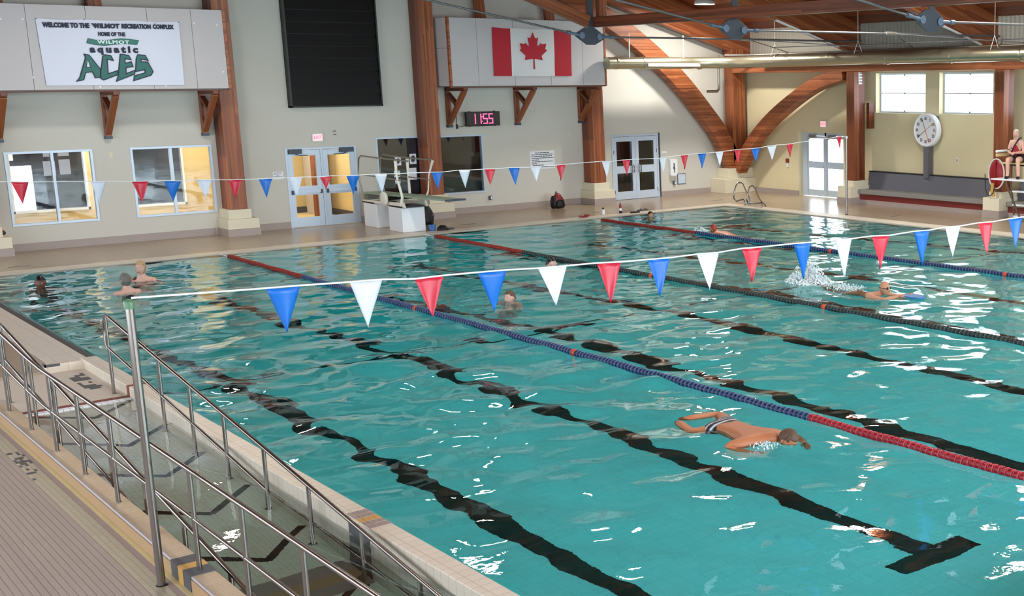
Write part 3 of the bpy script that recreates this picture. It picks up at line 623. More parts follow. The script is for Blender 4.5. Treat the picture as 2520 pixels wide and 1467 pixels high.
def door_back(name, x0, x1, z1, label, style):
    o = thing(name, label, 'door', ((x0 + x1) / 2, YB, 0.02)); o['kind'] = 'structure'; f = 0.06; y0, y1 = YB - 0.02, YB + 0.14
    mb = MB(); mb.box((x0, y0, 0.02), (x0 + f, y1, z1)); mb.box((x1 - f, y0, 0.02), (x1, y1, z1)); mb.box((x0 + f, y0, z1 - f), (x1 - f, y1, z1)); obj('door_frame', mb, 'alu', o, bevel=0.004)
    xm = (x0 + x1) / 2
    if style == 'bar': obj('centre_post', MB().box((xm - 0.03, YB - 0.01, 0.02), (xm + 0.03, y1, z1 - f)), 'alu', o); g = 0.035
    else: g = 0.004
    door_leaf(x0 + f, xm - g, 0.03, z1 - f - 0.01, o, 'L', style); door_leaf(xm + g, x1 - f, 0.03, z1 - f - 0.01, o, 'R', style)
    if style == 'bar':
        for a, b, q in ((x0 + 0.08, x0 + 0.42, 1), (x1 - 0.48, x1 - 0.10, -1)):
            mb = MB().box((a, YB - 0.10, z1 - 0.16), (b, YB - 0.02, z1 - 0.03)); mb.tube([((a + b) / 2, YB - 0.08, z1 - 0.16), ((a + b) / 2 + 0.12 * q, YB - 0.11, z1 - 0.20), ((a + b) / 2 + 0.34 * q, YB - 0.04, z1 - 0.21)], 0.012, 6)
            obj('door_closer', mb, 'slate', o)
    return o
door_back('door_1', 8.12, 10.06, 2.17, 'pale blue glazed double doors with push bars and a lit yellow hallway behind', 'bar')
door_back('door_2', 18.5, 20.36, 2.15, 'white glazed double doors with D pull handles and a dark room behind', 'pull')
tag(obj('door_side_strip', MB().box((20.37, YB - 0.03, 0.02), (20.42, YB + 0.02, 2.17)), 'slate'), 'narrow dark strip right of the white double doors', 'trim')  # narrow dark strip beside the door frame
# exit door in the right wall
o = thing('door_3', 'aluminium glazed exit double doors glowing with daylight in the right wall', 'door', (XR + 0.2, 24.8, 0.02)); o['kind'] = 'structure'
mb = MB(); X0, X1 = XR + 0.17, XR + 0.25
for a, b, c, d in ((23.72, 23.80, 0.02, 2.15), (25.62, 25.70, 0.02, 2.15), (24.69, 24.77, 0.02, 2.15), (23.80, 25.62, 2.04, 2.15), (25.70, 25.88, 0.02, 2.15)): mb.box((X0, a, c), (X1, b, d))
obj('door_frame', mb, 'alu', o)
for a, b in ((23.81, 24.68), (24.78, 25.61)):
    lf = bpy.data.objects.new('door_leaf', None); C.objects.link(lf); lf.parent = o; lf.location = (0, 0, 0)
    mb = MB(); s = 0.06; lf.location = Vector((X0, a, 0.02)) - wloc(o)
    for c, d, e, f in ((a, a + s, 0.03, 2.03), (b - s, b, 0.03, 2.03), (a + s, b - s, 0.03, 0.24), (a + s, b - s, 0.98, 1.18), (a + s, b - s, 1.95, 2.03)): mb.box((X0 + 0.01, c, e), (X1 - 0.01, d, f))
    obj('leaf_frame', mb, 'alu', lf); obj('pane', MB().box((X0 + 0.03, a + s, 0.24), (X0 + 0.036, b - s, 0.98)), 'glass', lf); obj('pane', MB().box((X0 + 0.03, a + s, 1.18), (X0 + 0.036, b - s, 1.95)), 'glass', lf)
    mb = MB().box((X0 - 0.05, a + 0.05, 0.97), (X0 - 0.01, b - 0.05, 1.04)); obj('push_bar', mb, 'alu', lf)
    mb = MB().box((X0 - 0.07, b - 0.45, 1.98), (X0, b - 0.12, 2.08)); mb.tube([(X0 - 0.05, b - 0.3, 1.98), (X0 - 0.08, b - 0.1, 1.93)], 0.014, 6); obj('door_closer', mb, 'pipe', lf)
def window_right(n, ya, yb, label):
    o = thing('window_%d' % n, label, 'window', (XR + 0.2, (ya + yb) / 2, 2.84)); o['kind'] = 'structure'; X0, X1 = XR + 0.20, XR + 0.28; f = 0.05; mb = MB()
    for a, b, c, d in ((ya, ya + f, 2.84, 4.06), (yb - f, yb, 2.84, 4.06), (ya + f, yb - f, 2.84, 2.89), (ya + f, yb - f, 4.01, 4.06)): mb.box((X0, a, c), (X1, b, d))
    obj('window_frame', mb, 'alu', o); obj('mullion', MB().box((X0 + 0.02, ya + f, 3.43), (X1 - 0.01, yb - f, 3.455)), 'pipe', o)
    mb = MB()
    for z in (2.895, 3.44, 3.99): mb.box((X0 - 0.01, (ya + yb) / 2 - 0.02, z - 0.02), (X0 + 0.03, (ya + yb) / 2 + 0.02, z + 0.03))
    obj('latch', mb, 'pipe', o)
    obj('pane', MB().box((X0 + 0.04, ya + f, 2.89), (X0 + 0.046, yb - f, 3.43)), 'glass', o); obj('pane', MB().box((X0 + 0.04, ya + f, 3.455), (X0 + 0.046, yb - f, 4.01)), 'glass', o)
wl = ['bright high window left of the pace clock', 'bright high window right of the pace clock', 'bright high window cut by the right edge of the view']
for i, (a, b) in enumerate(B_WIN): window_right(5 + i, a, b, wl[i] if i < 3 else 'bright high window on the right wall, number %d from the exit door' % (i + 1))

# rooms seen through the back wall glazing
def room(name, x0, x1, y1, z1, m_, label, back_holes=()):
    mb = MB(); y0 = YB + 0.22
    mb.box((x0 - 0.1, y0, -0.1), (x1 + 0.1, y1 + 0.1, 0.02)); mb.box((x0 - 0.1, y0, z1), (x1 + 0.1, y1 + 0.1, z1 + 0.1)); mb.box((x0 - 0.1, y0, 0.02), (x0, y1, z1)); mb.box((x1, y0, 0.02), (x1 + 0.1, y1, z1))
    wall_boxes(mb, x0 - 0.1, x1 + 0.1, 0.02, z1, list(back_holes), lambda m, a, b, c, d: m.box((a, y1, c), (b, y1 + 0.1, d)))
    return st(obj(name, mb, m_), label)
room('wall_inner', 0.6, 7.3, 31.4, 3.0, 'room', 'warm yellow room behind the two left windows', [(1.0, 3.95, 0.70, 2.62), (4.2, 6.28, 0.66, 2.62)])
for i, (x0, x1, z0, lb) in enumerate(((1.0, 3.95, 0.70, 'inner window behind the left window'), (4.2, 6.28, 0.66, 'inner window behind the second window'))):
    t = st(thing('window_%d' % (20 + i), lb, 'window', (x0, 31.4, z0)), lb); mb = MB(); a, b = 31.36, 31.5
    mb.box((x0, a, z0), (x1, b, z0 + 0.06)); mb.box((x0, a, 2.56), (x1, b, 2.62)); mb.box((x0, a, z0), (x0 + 0.05, b, 2.62)); mb.box((x1 - 0.05, a, z0), (x1, b, 2.62)); obj('window_frame', mb, 'white', t)
    for xm in ((2.25,) if i == 0 else (4.95,)): obj('mullion', MB().box((xm - 0.03, a, z0), (xm + 0.03, b, 2.62)), 'white', t)
    obj('pane', MB().box((x0 + 0.05, 31.43, z0 + 0.06), (x1 - 0.05, 31.436, 2.56)), 'glass', t)
# hall beyond: dim, with added glowing panes at the left standing for bright daylight
mb = MB(); mb.box((-2, 36.5, -0.1), (8, 36.6, 4)); mb.box((-2, 31.5, -0.1), (8, 36.5, 0.0)); mb.box((-2, 31.5, 3.2), (8, 36.5, 3.3)); mb.box((4.9, 31.6, 0), (5.0, 36.5, 3.2)); st(obj('wall_far', mb, 'room_dark'), 'dim second pool hall beyond the yellow room')
GLOW_PANE = mat('glowing_daylight_pane', 'F2FAFF', 0.5, emit=1.6)
t = st(thing('window_30', 'glowing panes added in the second hall for bright daylight', 'window', (1.2, 36.4, 0.4)), 'glowing panes added in the second hall for bright daylight')
for x0, x1, z0, z1 in ((2.2, 3.72, 0.1, 1.62), (2.2, 3.3, 1.78, 1.98), (2.5, 3.2, 2.2, 2.6), (4.02, 4.32, 1.30, 1.72), (4.05, 4.30, 1.85, 2.3), (4.42, 4.70, 1.32, 1.75), (4.42, 4.70, 1.85, 2.3)):
    obj('pane', MB().box((x0, 36.42, z0), (x1, 36.44, z1)), GLOW_PANE if x0 < 4.01 else mat('soft_glowing_pane', 'B8B6BC', 0.6, emit=0.45), t)
room('wall_hallway', 7.7, 10.45, 33.0, 2.9, 'room', 'lit yellow hallway behind the push bar doors')
post('timber_post', 9.75, 9.98, 31.3, 31.55, 0.02, 2.9, 'timber post standing in the hallway behind the push bar doors')
mb = MB(); mb.box((7.7, 32.97, 0.02), (10.4, 33.0, 0.2)); mb.box((10.42, 29.3, 0.02), (10.45, 33.0, 0.2)); st(obj('baseboard_hallway', mb, 'dgrey'), 'dark base along the hallway walls')
tag(obj('hall_screen', MB().box((9.95, 31.7, 0.02), (10.0, 32.6, 2.9)), 'panel'), 'pale screen wall edge in the hallway', 'wall panel')
room('wall_office', 10.75, 16.0, 32.2, 2.9, 'room_dark', 'dim office behind the two dark windows')
room('wall_store', 18.2, 21.0, 32.0, 2.9, 'room_dark', 'dim room behind the white double doors')
tag(obj('store_pillar', MB().box((20.25, 30.3, 0.02), (20.45, 30.5, 2.9)), 'panel'), 'grey pillar in the dim room behind the white double doors', 'pillar')
def lamp_in(x, y, z, sx, p, col):
    d = bpy.data.lights.new('room_lamp', 'AREA'); d.shape = 'SQUARE'; d.size = sx; d.energy = p; d.color = col; o = bpy.data.objects.new('room_lamp', d); C.objects.link(o); o.location = (x, y, z)
lamp_in(4.0, 30.3, 2.95, 1.2, 42, (1, 0.92, 0.78)); lamp_in(6.5, 30.3, 2.95, 0.8, 26, (1, 0.92, 0.78)); lamp_in(9.0, 31.0, 2.85, 1.2, 60, (1, 0.92, 0.78)); lamp_in(13, 30.8, 2.85, 0.5, 4, (0.9, 0.95, 1)); lamp_in(19.5, 30.5, 2.85, 0.5, 4, (0.9, 0.95, 1))
# notices taped inside the dark window
for k, (x0, z0, x1, z1, pic) in enumerate(((11.18, 1.55, 11.36, 1.80, 1), (11.62, 1.57, 11.82, 1.86, 1), (11.58, 1.12, 11.80, 1.46, 0), (11.12, 1.22, 11.30, 1.40, 0), (11.14, 1.04, 11.30, 1.16, 0))):
    t = thing('notice', ['white notice with a dark picture beside the ladder rail, upper left in the dark window', 'white notice with a dark picture, upper right in the dark window', 'tall plain white notice low in the right of the dark window', 'plain white notice low in the left of the dark window', 'small white notice lowest in the left of the dark window'][k], 'notice', (x0, YB + 0.03, z0))
    obj('paper', MB().box((x0, YB + 0.026, z0), (x1, YB + 0.030, z1)), 'white', t)
    if pic: obj('print', MB().prism([(x0 + 0.04, z0 + 0.08), (x0 + 0.09, z0 + 0.04), (x1 - 0.05, z0 + 0.09), (x1 - 0.04, z1 - 0.08), (x1 - 0.09, z1 - 0.04), (x0 + 0.05, z1 - 0.07)], TY, YB + 0.022, YB + 0.026), 'slate', t)

# ================================================================== BALCONY FRONTS, BANNER, FLAG, LOUVRE
def balcony(x0, x1, label, seams, bx):
    t = thing('balcony', label, 'balcony', ((x0 + x1) / 2, 28.3, 3.74)); yf, z0, z1 = 27.70, 3.77, 5.66
    xs = [x0] + list(seams) + [x1]
    for a, b in zip(xs, xs[1:]): obj('panel', MB().box((a + 0.004, yf, z0), (b - 0.004, yf + 0.06, z1)), 'panel', t, bevel=0.003)
    mb = MB(); mb.box((x0, yf + 0.03, z0 + 0.01), (x1, yf + 0.07, z1 - 0.01)); mb.box((x0, yf + 0.05, z0 - 0.02), (x1, YB, z0 + 0.02)); obj('backing', mb, 'seam', t)
    for xe, nm in ((x0, 'end_panel'), (x1, 'end_panel')):
        for c, d in ((z0, z0 + 1.05), (z0 + 1.06, z1)): obj(nm, MB().box((xe - (0.05 if xe == x0 else 0), yf + 0.08, c), (xe + (0 if xe == x0 else 0.05), YB, d)), 'panel', t)
    obj('edge_trim', MB().box((x0 - 0.06, yf + 0.07, z0 - 0.05), (x1 + 0.06, yf + 0.12, z0 + 0.0)), 'timber', t)
    for xe in (x0 - 0.06, x1): obj('corner_trim', MB().box((xe, yf - 0.01, z0 - 0.04), (xe + 0.06, yf + 0.08, z1 + 0.02)), 'timberL', t)
    for x in bx:
        mbs = [((x, 28.93, 3.70), (x, 28.93, 2.64), 0.13), ((x, 28.98, 3.69), (x, 27.80, 3.69), 0.12), ((x, 28.90, 2.72), (x, 27.90, 3.64), 0.13), ((x, 28.88, 3.55), (x, 28.36, 3.22), 0.10)]
        br = bpy.data.objects.new('bracket', None); C.objects.link(br); br.parent = t; br.location = Vector((x, 28.9, 3.7)) - wloc(t)
        for (a, b, h) in mbs: beam('brace', a, b, 0.13, h, 'timberL' if h == 0.13 else 'timber', parent=br, up=(1, 0, 0) if a[1] == b[1] else (0, 0, 1))
        obj('foot', MB().box((x - 0.075, 28.85, 2.58), (x + 0.075, 29.0, 2.65)), 'slate', br)
    return t
balcony(-3.0, 6.44, 'long pale grey panelled balcony front on timber brackets behind the white banner', (-1.6, -0.1, 1.1, 2.28, 3.47, 4.75, 5.72), (1.70, 3.95, 6.16))
balcony(12.42, 17.50, 'pale grey panelled balcony front behind the red and white maple leaf flag', (13.24, 14.4, 15.6, 16.72), (12.87, 15.10, 17.35))
mb = MB()
for x in (-0.5, 1.9, 3.9, 13.9, 16.2):
    beam('upper_strut', (x, 28.6, 5.5), (x - 0.05, 28.9, 8.2), 0.14, 0.3, 'timberL', up=(1, 0, 0)); o = bpy.context.scene.collection.objects[-1]
    tag(o, {-0.5: 'timber strut above the long balcony, left of the banner', 1.9: 'timber strut standing above the banner left corner', 3.9: 'timber strut standing above the banner middle', 13.9: 'timber strut above the left end of the flag balcony', 16.2: 'timber strut above the right half of the flag balcony'}[x], 'timber strut')
for x in (3.05, 3.58, 0.3): pass
# studs on the balcony face
t = thing('panel_studs', 'small white round studs dotted on the long balcony front', 'stud', (3, 27.69, 4.8)); 
for x, z in ((1.80, 5.32), (2.22, 5.33), (2.28, 4.05), (3.60, 3.83), (5.00, 3.84), (5.78, 5.33), (6.34, 4.17), (6.30, 5.30)):
    obj('stud', MB().lathe([(0.022, 0), (0.018, 0.012)], n=10, T=Matrix.Translation((x, 27.70, z)) @ Matrix.Rotation(PI / 2, 4, 'X')), 'white', t)
# cloth panels with soft sag
def cloth(x00, z00, x10, z10, x11, z11, x01, z01, yb, nx, nz, amp, seed, mats, mi=None):
    r = random.Random(seed); ph = [r.uniform(0, 6.28) for _ in range(6)]; P = []
    for j in range(nz + 1):
        row = []; v = j / nz
        for i in range(nx + 1):
            u = i / nx
            x = (x00 * (1 - u) + x10 * u) * (1 - v) + (x01 * (1 - u) + x11 * u) * v
            z = (z00 * (1 - u) + z10 * u) * (1 - v) + (z01 * (1 - u) + z11 * u) * v
            if v == 0: z += 0
            z -= 0.02 * math.sin(u * PI * 3) ** 2 * (1 - v)
            d = amp * (0.5 + 0.5 * math.sin(5 * u + 3.5 * v + ph[0])) * math.sin(PI * min(1, v * 1.2)) + amp * 0.5 * math.sin(11 * u - 5 * v + ph[1]) * v * (1 - u * 0.5)
            row.append((x, yb - 0.012 - abs(d), z))
        P.append(row)
    return P
ban = thing('banner', 'white vinyl banner printed WELCOME TO THE WILMOT RECREATION COMPLEX HOME OF THE WILMOT aquatic ACES', 'banner', (3.95, 27.66, 3.86))
P = cloth(2.46, 5.352, 5.43, 5.35, 5.411, 3.862, 2.517, 3.867, 27.69, 36, 20, 0.016, 4, 'banner'); obj('cloth', MB().grid(P), 'banner', ban)
FY = 27.655
def flat(name, poly, m_, parent, y0, th=0.002): return obj(name, MB().prism(poly, TY, y0 - th, y0), m_, parent)
def grow(poly, d):
    n = len(poly); A_ = sum(poly[i][0] * poly[(i + 1) % n][1] - poly[(i + 1) % n][0] * poly[i][1] for i in range(n)); s = 1 if A_ > 0 else -1; out = []
    for i in range(n):
        p0, p1, p2 = Vector(poly[i - 1]), Vector(poly[i]), Vector(poly[(i + 1) % n]); e1 = (p1 - p0).normalized(); e2 = (p2 - p1).normalized()
        n1 = Vector((e1.y, -e1.x)) * s; n2 = Vector((e2.y, -e2.x)) * s; b = (n1 + n2); b.normalize(); k = d / max(0.45, b.dot(n1)); out.append(tuple(p1 + b * k))
    return out
def poly_face(name, poly, m_, parent, y0):
    """thin flat print of a concave outline"""
    bm = bmesh.new(); f = bm.faces.new([bm.verts.new((u, y0, v)) for u, v in poly]); r = bmesh.ops.extrude_face_region(bm, geom=[f]); bmesh.ops.translate(bm, verts=[g for g in r['geom'] if isinstance(g, bmesh.types.BMVert)], vec=(0, 0.0015, 0)); bmesh.ops.triangulate(bm, faces=bm.faces); bmesh.ops.recalc_face_normals(bm, faces=bm.faces)
    me = bpy.data.meshes.new(name); bm.to_mesh(me); bm.free(); me.materials.append(M[m_]); return obj(name, me, None, parent)
LET = dict(
 A=[(3.337, 4.574), (3.435, 4.554), (3.633, 4.235), (3.613, 4.047), (3.505, 4.04), (3.504, 4.082), (3.463, 4.173), (3.324, 4.159), (3.269, 3.993), (3.116, 3.959), (3.193, 4.042), (3.36, 4.498)],
 C=[(3.715, 4.528), (3.763, 4.564), (3.882, 4.544), (3.925, 4.432), (3.797, 4.466), (3.787, 4.13), (3.987, 4.2), (3.984, 4.109), (3.677, 3.986), (3.624, 4.026), (3.629, 4.138)],
 E=[(4.084, 4.58), (4.256, 4.554), (4.298, 4.455), (4.17, 4.476), (4.166, 4.37), (4.299, 4.406), (4.327, 4.293), (4.175, 4.271), (4.16, 4.13), (4.357, 4.208), (4.342, 4.122), (3.935, 3.954), (3.986, 4.067)],
 S=[(4.453, 4.57), (4.61, 4.557), (4.664, 4.436), (4.509, 4.471), (4.509, 4.407), (4.653, 4.4), (4.744, 4.179), (4.689, 4.093), (4.307, 3.969), (4.331, 4.08), (4.575, 4.15), (4.569, 4.222), (4.367, 4.179), (4.411, 4.477)],
 RIB=[(3.456, 4.927), (3.60, 4.895), (3.733, 4.883), (3.93, 4.905), (4.121, 4.935), (4.30, 4.925), (4.507, 4.9), (4.457, 4.799), (4.32, 4.812), (4.199, 4.82), (3.98, 4.80), (3.772, 4.772), (3.58, 4.79), (3.42, 4.83)])
for k, (q, pl) in enumerate(LET.items()):
    d = 0.011 if q != 'RIB' else 0.006
    poly_face('print_outline', grow(pl, d), 'navy', ban, FY - 0.003 - k * 0.0008); poly_face('print', grow(pl, -d if q != 'RIB' else -0.002), 'green' if q != 'RIB' else 'greenL', ban, FY - 0.006 - k * 0.0008)
poly_face('print', [(3.395, 4.46), (3.447, 4.27), (3.34, 4.265)], 'navy', ban, FY - 0.009); poly_face('print', [(3.395, 4.435), (3.425, 4.285), (3.36, 4.283)], 'banner', ban, FY - 0.011)
def text(name, s, m_, parent, loc, size, rot=(PI / 2, 0, 0), sx=1.0, align='CENTER', ext=0.001, bold=0.0, shear=0.0, space=1.0, fit=None):
    cu = bpy.data.curves.new(name, 'FONT'); cu.body = s; cu.size = size; cu.extrude = ext; cu.align_x = align; cu.align_y = 'CENTER'; cu.offset = bold; cu.shear = shear; cu.space_character = space; cu.resolution_u = 3
    tmp = bpy.data.objects.new(name, cu); C.objects.link(tmp); dg = bpy.context.evaluated_depsgraph_get(); me = bpy.data.meshes.new_from_object(tmp.evaluated_get(dg)); C.objects.unlink(tmp); bpy.data.objects.remove(tmp)
    me.transform(Matrix.Translation(loc) @ Euler(rot).to_matrix().to_4x4() @ Matrix.Diagonal((sx, 1, 1, 1)))
    if fit:
        xs = [v.co.x for v in me.vertices]; zs = [v.co.z for v in me.vertices]; a, b, c, d = min(xs), max(xs), min(zs), max(zs)
        for v in me.vertices: v.co.x = fit[0] + (v.co.x - a) / (b - a) * (fit[1] - fit[0]); v.co.z = fit[2] + (v.co.z - c) / (d - c) * (fit[3] - fit[2])
    me.materials.clear(); me.materials.append(M[m_] if isinstance(m_, str) else m_)
    return obj(name, me, None, parent)
FT = FY - 0.006
for s_, x0, x1, z0, z1, m_, bo, yy in (('WELCOME TO THE', 2.573, 3.512, 5.155, 5.275, 'navy', 0.010, FT), ('W', 3.555, 3.712, 5.158, 5.275, 'navy', 0.012, FT), ('ILMOT', 3.725, 4.135, 5.160, 5.275, 'navy', 0.010, FT),
        ('RECREATION', 4.178, 4.802, 5.165, 5.278, 'navy', 0.010, FT), ('COMPLEX', 4.842, 5.306, 5.170, 5.282, 'navy', 0.010, FT), ('HOME OF THE', 3.672, 4.236, 4.985, 5.082, 'navy', 0.008, FT),
        ('WILMOT', 3.63, 4.30, 4.812, 4.895, 'mint', 0.006, FY - 0.0115), ('aquatic', 3.461, 4.470, 4.560, 4.765, 'navy', 0.008, FT - 0.004)):
    text('lettering', s_, m_, ban, (3.5, yy, 5.2), 0.14, bold=bo, shear=-0.3 if s_ == 'W' else 0.0, space=1.5 if s_ == 'aquatic' else (1.2 if s_ == 'WILMOT' else 1.05), fit=(x0, x1, z0, z1))
mb = MB()
for x, z in ((2.47, 5.345), (3.42, 5.35), (5.42, 5.34), (4.9, 5.30)): mb.lathe([(0.012, 0), (0.010, 0.006)], n=8, T=Matrix.Translation((x, FY, z)) @ Matrix.Rotation(PI / 2, 4, 'X'))
obj('grommet', mb, 'slate', ban)
flag = thing('flag', 'red and white national flag with a red maple leaf hung on the balcony', 'flag', (15.0, 27.66, 4.03))
P = cloth(13.72, 5.42, 16.33, 5.385, 16.30, 4.04, 13.70, 4.045, 27.69, 40, 20, 0.014, 9, 'x')
mb = MB(); mb.grid([r[:10] for r in P], 0); mb.grid([r[9:32] for r in P], 1); mb.grid([r[31:] for r in P], 0); obj('cloth', mb, ['red_cloth', 'white_cloth'], flag)
half = [(0, .61), (0.065, .455), (0.10, .425), (0.175, .465), (0.135, .235), (0.165, .205), (0.255, .305), (0.285, .265), (0.44, .285), (0.40, .13), (0.46, .09), (0.26, -.075), (0.275, -.11), (0.295, -.20), (0.03, -.16), (0.018, -.19), (0.028, -.46), (0, -.46)]
cx_, cz_ = 15.02, 4.70; pl = [(cx_ + x * 1.0, cz_ + z) for x, z in half] + [(cx_ - x, cz_ + z) for x, z in half[-2:0:-1]]
poly_face('maple_leaf', pl, 'red_cloth', flag, 27.652)
# black louvre panel
t = thing('louvre_panel', 'large black louvred vent panel high on the back wall', 'vent panel', (9.6, 28.9, 3.24)); x0, x1, z0, z1 = 8.32, 10.85, 3.24, 6.9
mb = MB(); mb.box((x0, 28.80, z0), (x0 + 0.05, YB, z1)); mb.box((x1 - 0.04, 28.80, z0), (x1, YB, z1)); mb.box((x0, 28.80, z0), (x1, YB, z0 + 0.04)); mb.box((x0, 28.97, z0), (x1, YB, z1)); obj('frame', mb, 'louvre', t)
z = z0 + 0.05; blademe = None
while z < z1 - 0.2:
    mb = MB(); mb.hexa([(x0 + 0.05, 28.82, z), (x1 - 0.04, 28.82, z), (x1 - 0.04, 28.835, z), (x0 + 0.05, 28.835, z), (x0 + 0.05, 28.90, z + 0.305), (x1 - 0.04, 28.90, z + 0.305), (x1 - 0.04, 28.915, z + 0.305), (x0 + 0.05, 28.915, z + 0.305)])
    obj('slat', mb, 'louvre', t); z += 0.315
for z in (2.582, 2.494): tag(obj('wall_slot', MB().box((9.46, YB - 0.012, z - 0.012), (9.55, YB, z + 0.012)), 'slate'), 'tiny dark slot plate on the wall above the push bar doors, %s one' % ('upper' if z > 2.55 else 'lower'), 'slot plate')

# ================================================================== CLOCKS, SIGNS, WALL FITTINGS
LED = mat('red_led', (1.0, 0.12, 0.30), 0.4, emit=1.3)
EXITM = mat('pink_exit_sign_face', (1.0, 0.45, 0.52), 0.4, emit=0.75); EXITD = mat('exit_letter', (0.9, 0.22, 0.32), 0.4, emit=0.35)
t = thing('digital_clock', 'black digital wall clock showing 11:55 in red', 'clock', (13.8, 28.75, 2.6))
x0, x1, z0, z1 = 13.27, 14.34, 2.60, 3.02; yf = 28.62
obj('case', MB().box((x0, yf, z0), (x1, yf + 0.14, z1)), 'dark', t, bevel=0.008); obj('face', MB().box((x0 + 0.04, yf - 0.004, z0 + 0.03), (x1 - 0.03, yf + 0.001, z1 - 0.03)), mat('dark_clock_face', '30262A', 0.3), t)
def seg_digit(mb, s, x, z, w_, h, y):
    """seven segments on a frontal plane"""
    T_ = 0.028; segs = {'a': (x, z + h, x + w_, z + h), 'd': (x, z, x + w_, z), 'g': (x, z + h / 2, x + w_, z + h / 2), 'f': (x, z + h / 2, x, z + h), 'b': (x + w_, z + h / 2, x + w_, z + h), 'e': (x, z, x, z + h / 2), 'c': (x + w_, z, x + w_, z + h / 2)}
    for c in {'1': 'bc', '5': 'afgcd'}[s]:
        a, b, c_, d = segs[c]; mb.box((min(a, c_) - T_ / 2, y, min(b, d) - T_ / 2), (max(a, c_) + T_ / 2, y + 0.004, max(b, d) + T_ / 2))
for s, x in (('1', 13.48), ('1', 13.66), ('5', 13.80), ('5', 13.98)):
    mb = MB(); seg_digit(mb, s, x - (0.06 if s == '1' else 0), 2.68, 0.115, 0.27, yf - 0.010); obj('digit', mb, LED, t)
mb = MB()
for z in (2.74, 2.87): mb.box((13.755 - 0.015, yf - 0.010, z - 0.015), (13.755 + 0.012, yf - 0.006, z + 0.015))
obj('colon', mb, LED, t)
mb = MB()
for x in (13.38, 14.2):
    for z in (z0 - 0.01, z1): mb.lathe([(0.03, 0), (0.03, 0.02)], (x, yf + 0.07, z), 10)
mb.tube([(x0 + 0.02, yf + 0.1, z0 + 0.03), (13.16, 28.95, z0 - 0.02), (13.12, 28.97, z0 + 0.05), (13.12, 28.97, 3.08), (13.10, 28.97, 3.14)], 0.008, 6); mb.box((13.10, 28.95, 2.53), (13.15, 29.0, 2.66))
obj('mount', mb, 'dark', t)
def exit_sign(name, loc, rz, label):
    t = thing(name, label, 'exit sign', loc, rz); obj('case', MB().box((-0.15, -0.03, -0.11), (0.15, 0.03, 0.11)), 'whitem', t, local=True, bevel=0.006)
    obj('face', MB().box((-0.12, -0.036, -0.085), (0.12, -0.029, 0.085)), EXITM, t, local=True); text_local(t, 'EXIT', EXITD, (0, -0.038, 0.0), 0.125, 0.85)
    return t
def text_local(t, s, m_, loc, size, sx=1.0, rot=(PI / 2, 0, 0), bold=0.002, nm='lettering'):
    o = text(nm, s, m_, None, loc, size, sx=sx, rot=rot, bold=bold, ext=0.0015); o.parent = t; return o
exit_sign('exit_sign', (9.01, 28.965, 2.43), 0, 'glowing pink exit sign above the push bar doors')
exit_sign('exit_sign', (23.865, 24.60, 2.44), -PI / 2, 'glowing pink exit sign above the daylit exit door')
def notice(x0, x1, z0, z1, lines, label):
    t = thing('notice', label, 'notice', ((x0 + x1) / 2, YB, z0)); obj('paper', MB().box((x0, YB - 0.008, z0), (x1, YB - 0.002, z1)), 'white', t); r = random.Random(int(x0 * 10)); h = (z1 - z0) / (len(lines) + 1.2)
    mb = MB()
    for i, (a, b) in enumerate(lines):
        z = z1 - h * (i + 1.0); u = x0 + (x1 - x0) * a
        while u < x0 + (x1 - x0) * b - 0.01:
            w_ = min(r.uniform(0.03, 0.11) * (x1 - x0) / 0.86, x0 + (x1 - x0) * b - u); mb.box((u, YB - 0.0095, z - h * 0.2), (u + w_, YB - 0.008, z + h * 0.2)); u += w_ + 0.012
    obj('print', mb, 'slate', t, label='rows of small dark print'); return t
notice(15.50, 16.36, 1.20, 1.76, [(.2, .8), (.05, .95), (.05, .9), (.06, .97), (.06, .36), (.06, .92), (.06, .26), (.1, .55), (.45, .97)], 'large white notice with rows of text above the backpack')
notice(7.76, 8.03, 1.36, 1.56, [(.1, .85), (.1, .8), (.3, .6), (.05, .95), (.2, .8)], 'small white notice left of the push bar doors')
t = thing('defibrillator_box', 'white rounded wall box with a grey mark right of the glazed doors', 'first aid box', (20.9, 28.9, 0.72)); mb = MB(); a, b = 20.76, 21.06
mb.prism([(a, 0.74), (a + 0.05, 0.70), (b - 0.08, 0.70), (b - 0.02, 0.74), (b, 0.84), (b, 1.22), (b - 0.03, 1.27), (a + 0.02, 1.27), (a, 1.24)], TY, 28.87, YB); obj('case', mb, 'white', t, bevel=0.012)
poly_face('mark', [(20.88, 1.13), (20.93, 1.13), (20.93, 1.03), (20.945, 0.93), (20.93, 0.80), (20.90, 0.80), (20.905, 0.90), (20.86, 0.97), (20.89, 1.04)], 'slate', t, 28.866)
t = thing('access_panel', 'small grey metal access panel below and right of the white wall box', 'panel', (21.3, 28.98, 0.4)); obj('door', MB().box((21.14, 28.975, 0.41), (21.45, 28.99, 0.735)), 'alu', t); obj('frame', MB().box((21.12, 28.985, 0.39), (21.47, YB, 0.755)), 'slate', t)
for x, z, lb in ((20.97, 0.46, 'under the white wall box'), (14.07, 0.43, 'right of the dark window')):
    t = thing('wall_socket', 'small grey weatherproof wall socket ' + lb, 'socket', (x, 28.98, z)); obj('cover', MB().box((x - 0.055, 28.95, z - 0.065), (x + 0.055, YB, z + 0.065)), 'slate', t, bevel=0.01); obj('flap', MB().box((x - 0.005, 28.944, z - 0.045), (x + 0.04, 28.951, z + 0.045)), 'white', t)
tag(obj('name_plate', MB().box((20.49, 28.985, 1.475), (20.70, YB, 1.545)), 'white', bevel=0.004), 'small blank white plate on the wall right of the glazed doors', 'plate')
tag(obj('wall_plate', MB().box((3.93, 28.99, 2.12), (4.02, YB, 2.26)), 'plinth', bevel=0.004), 'small beige wall plate between the two left windows', 'plate')
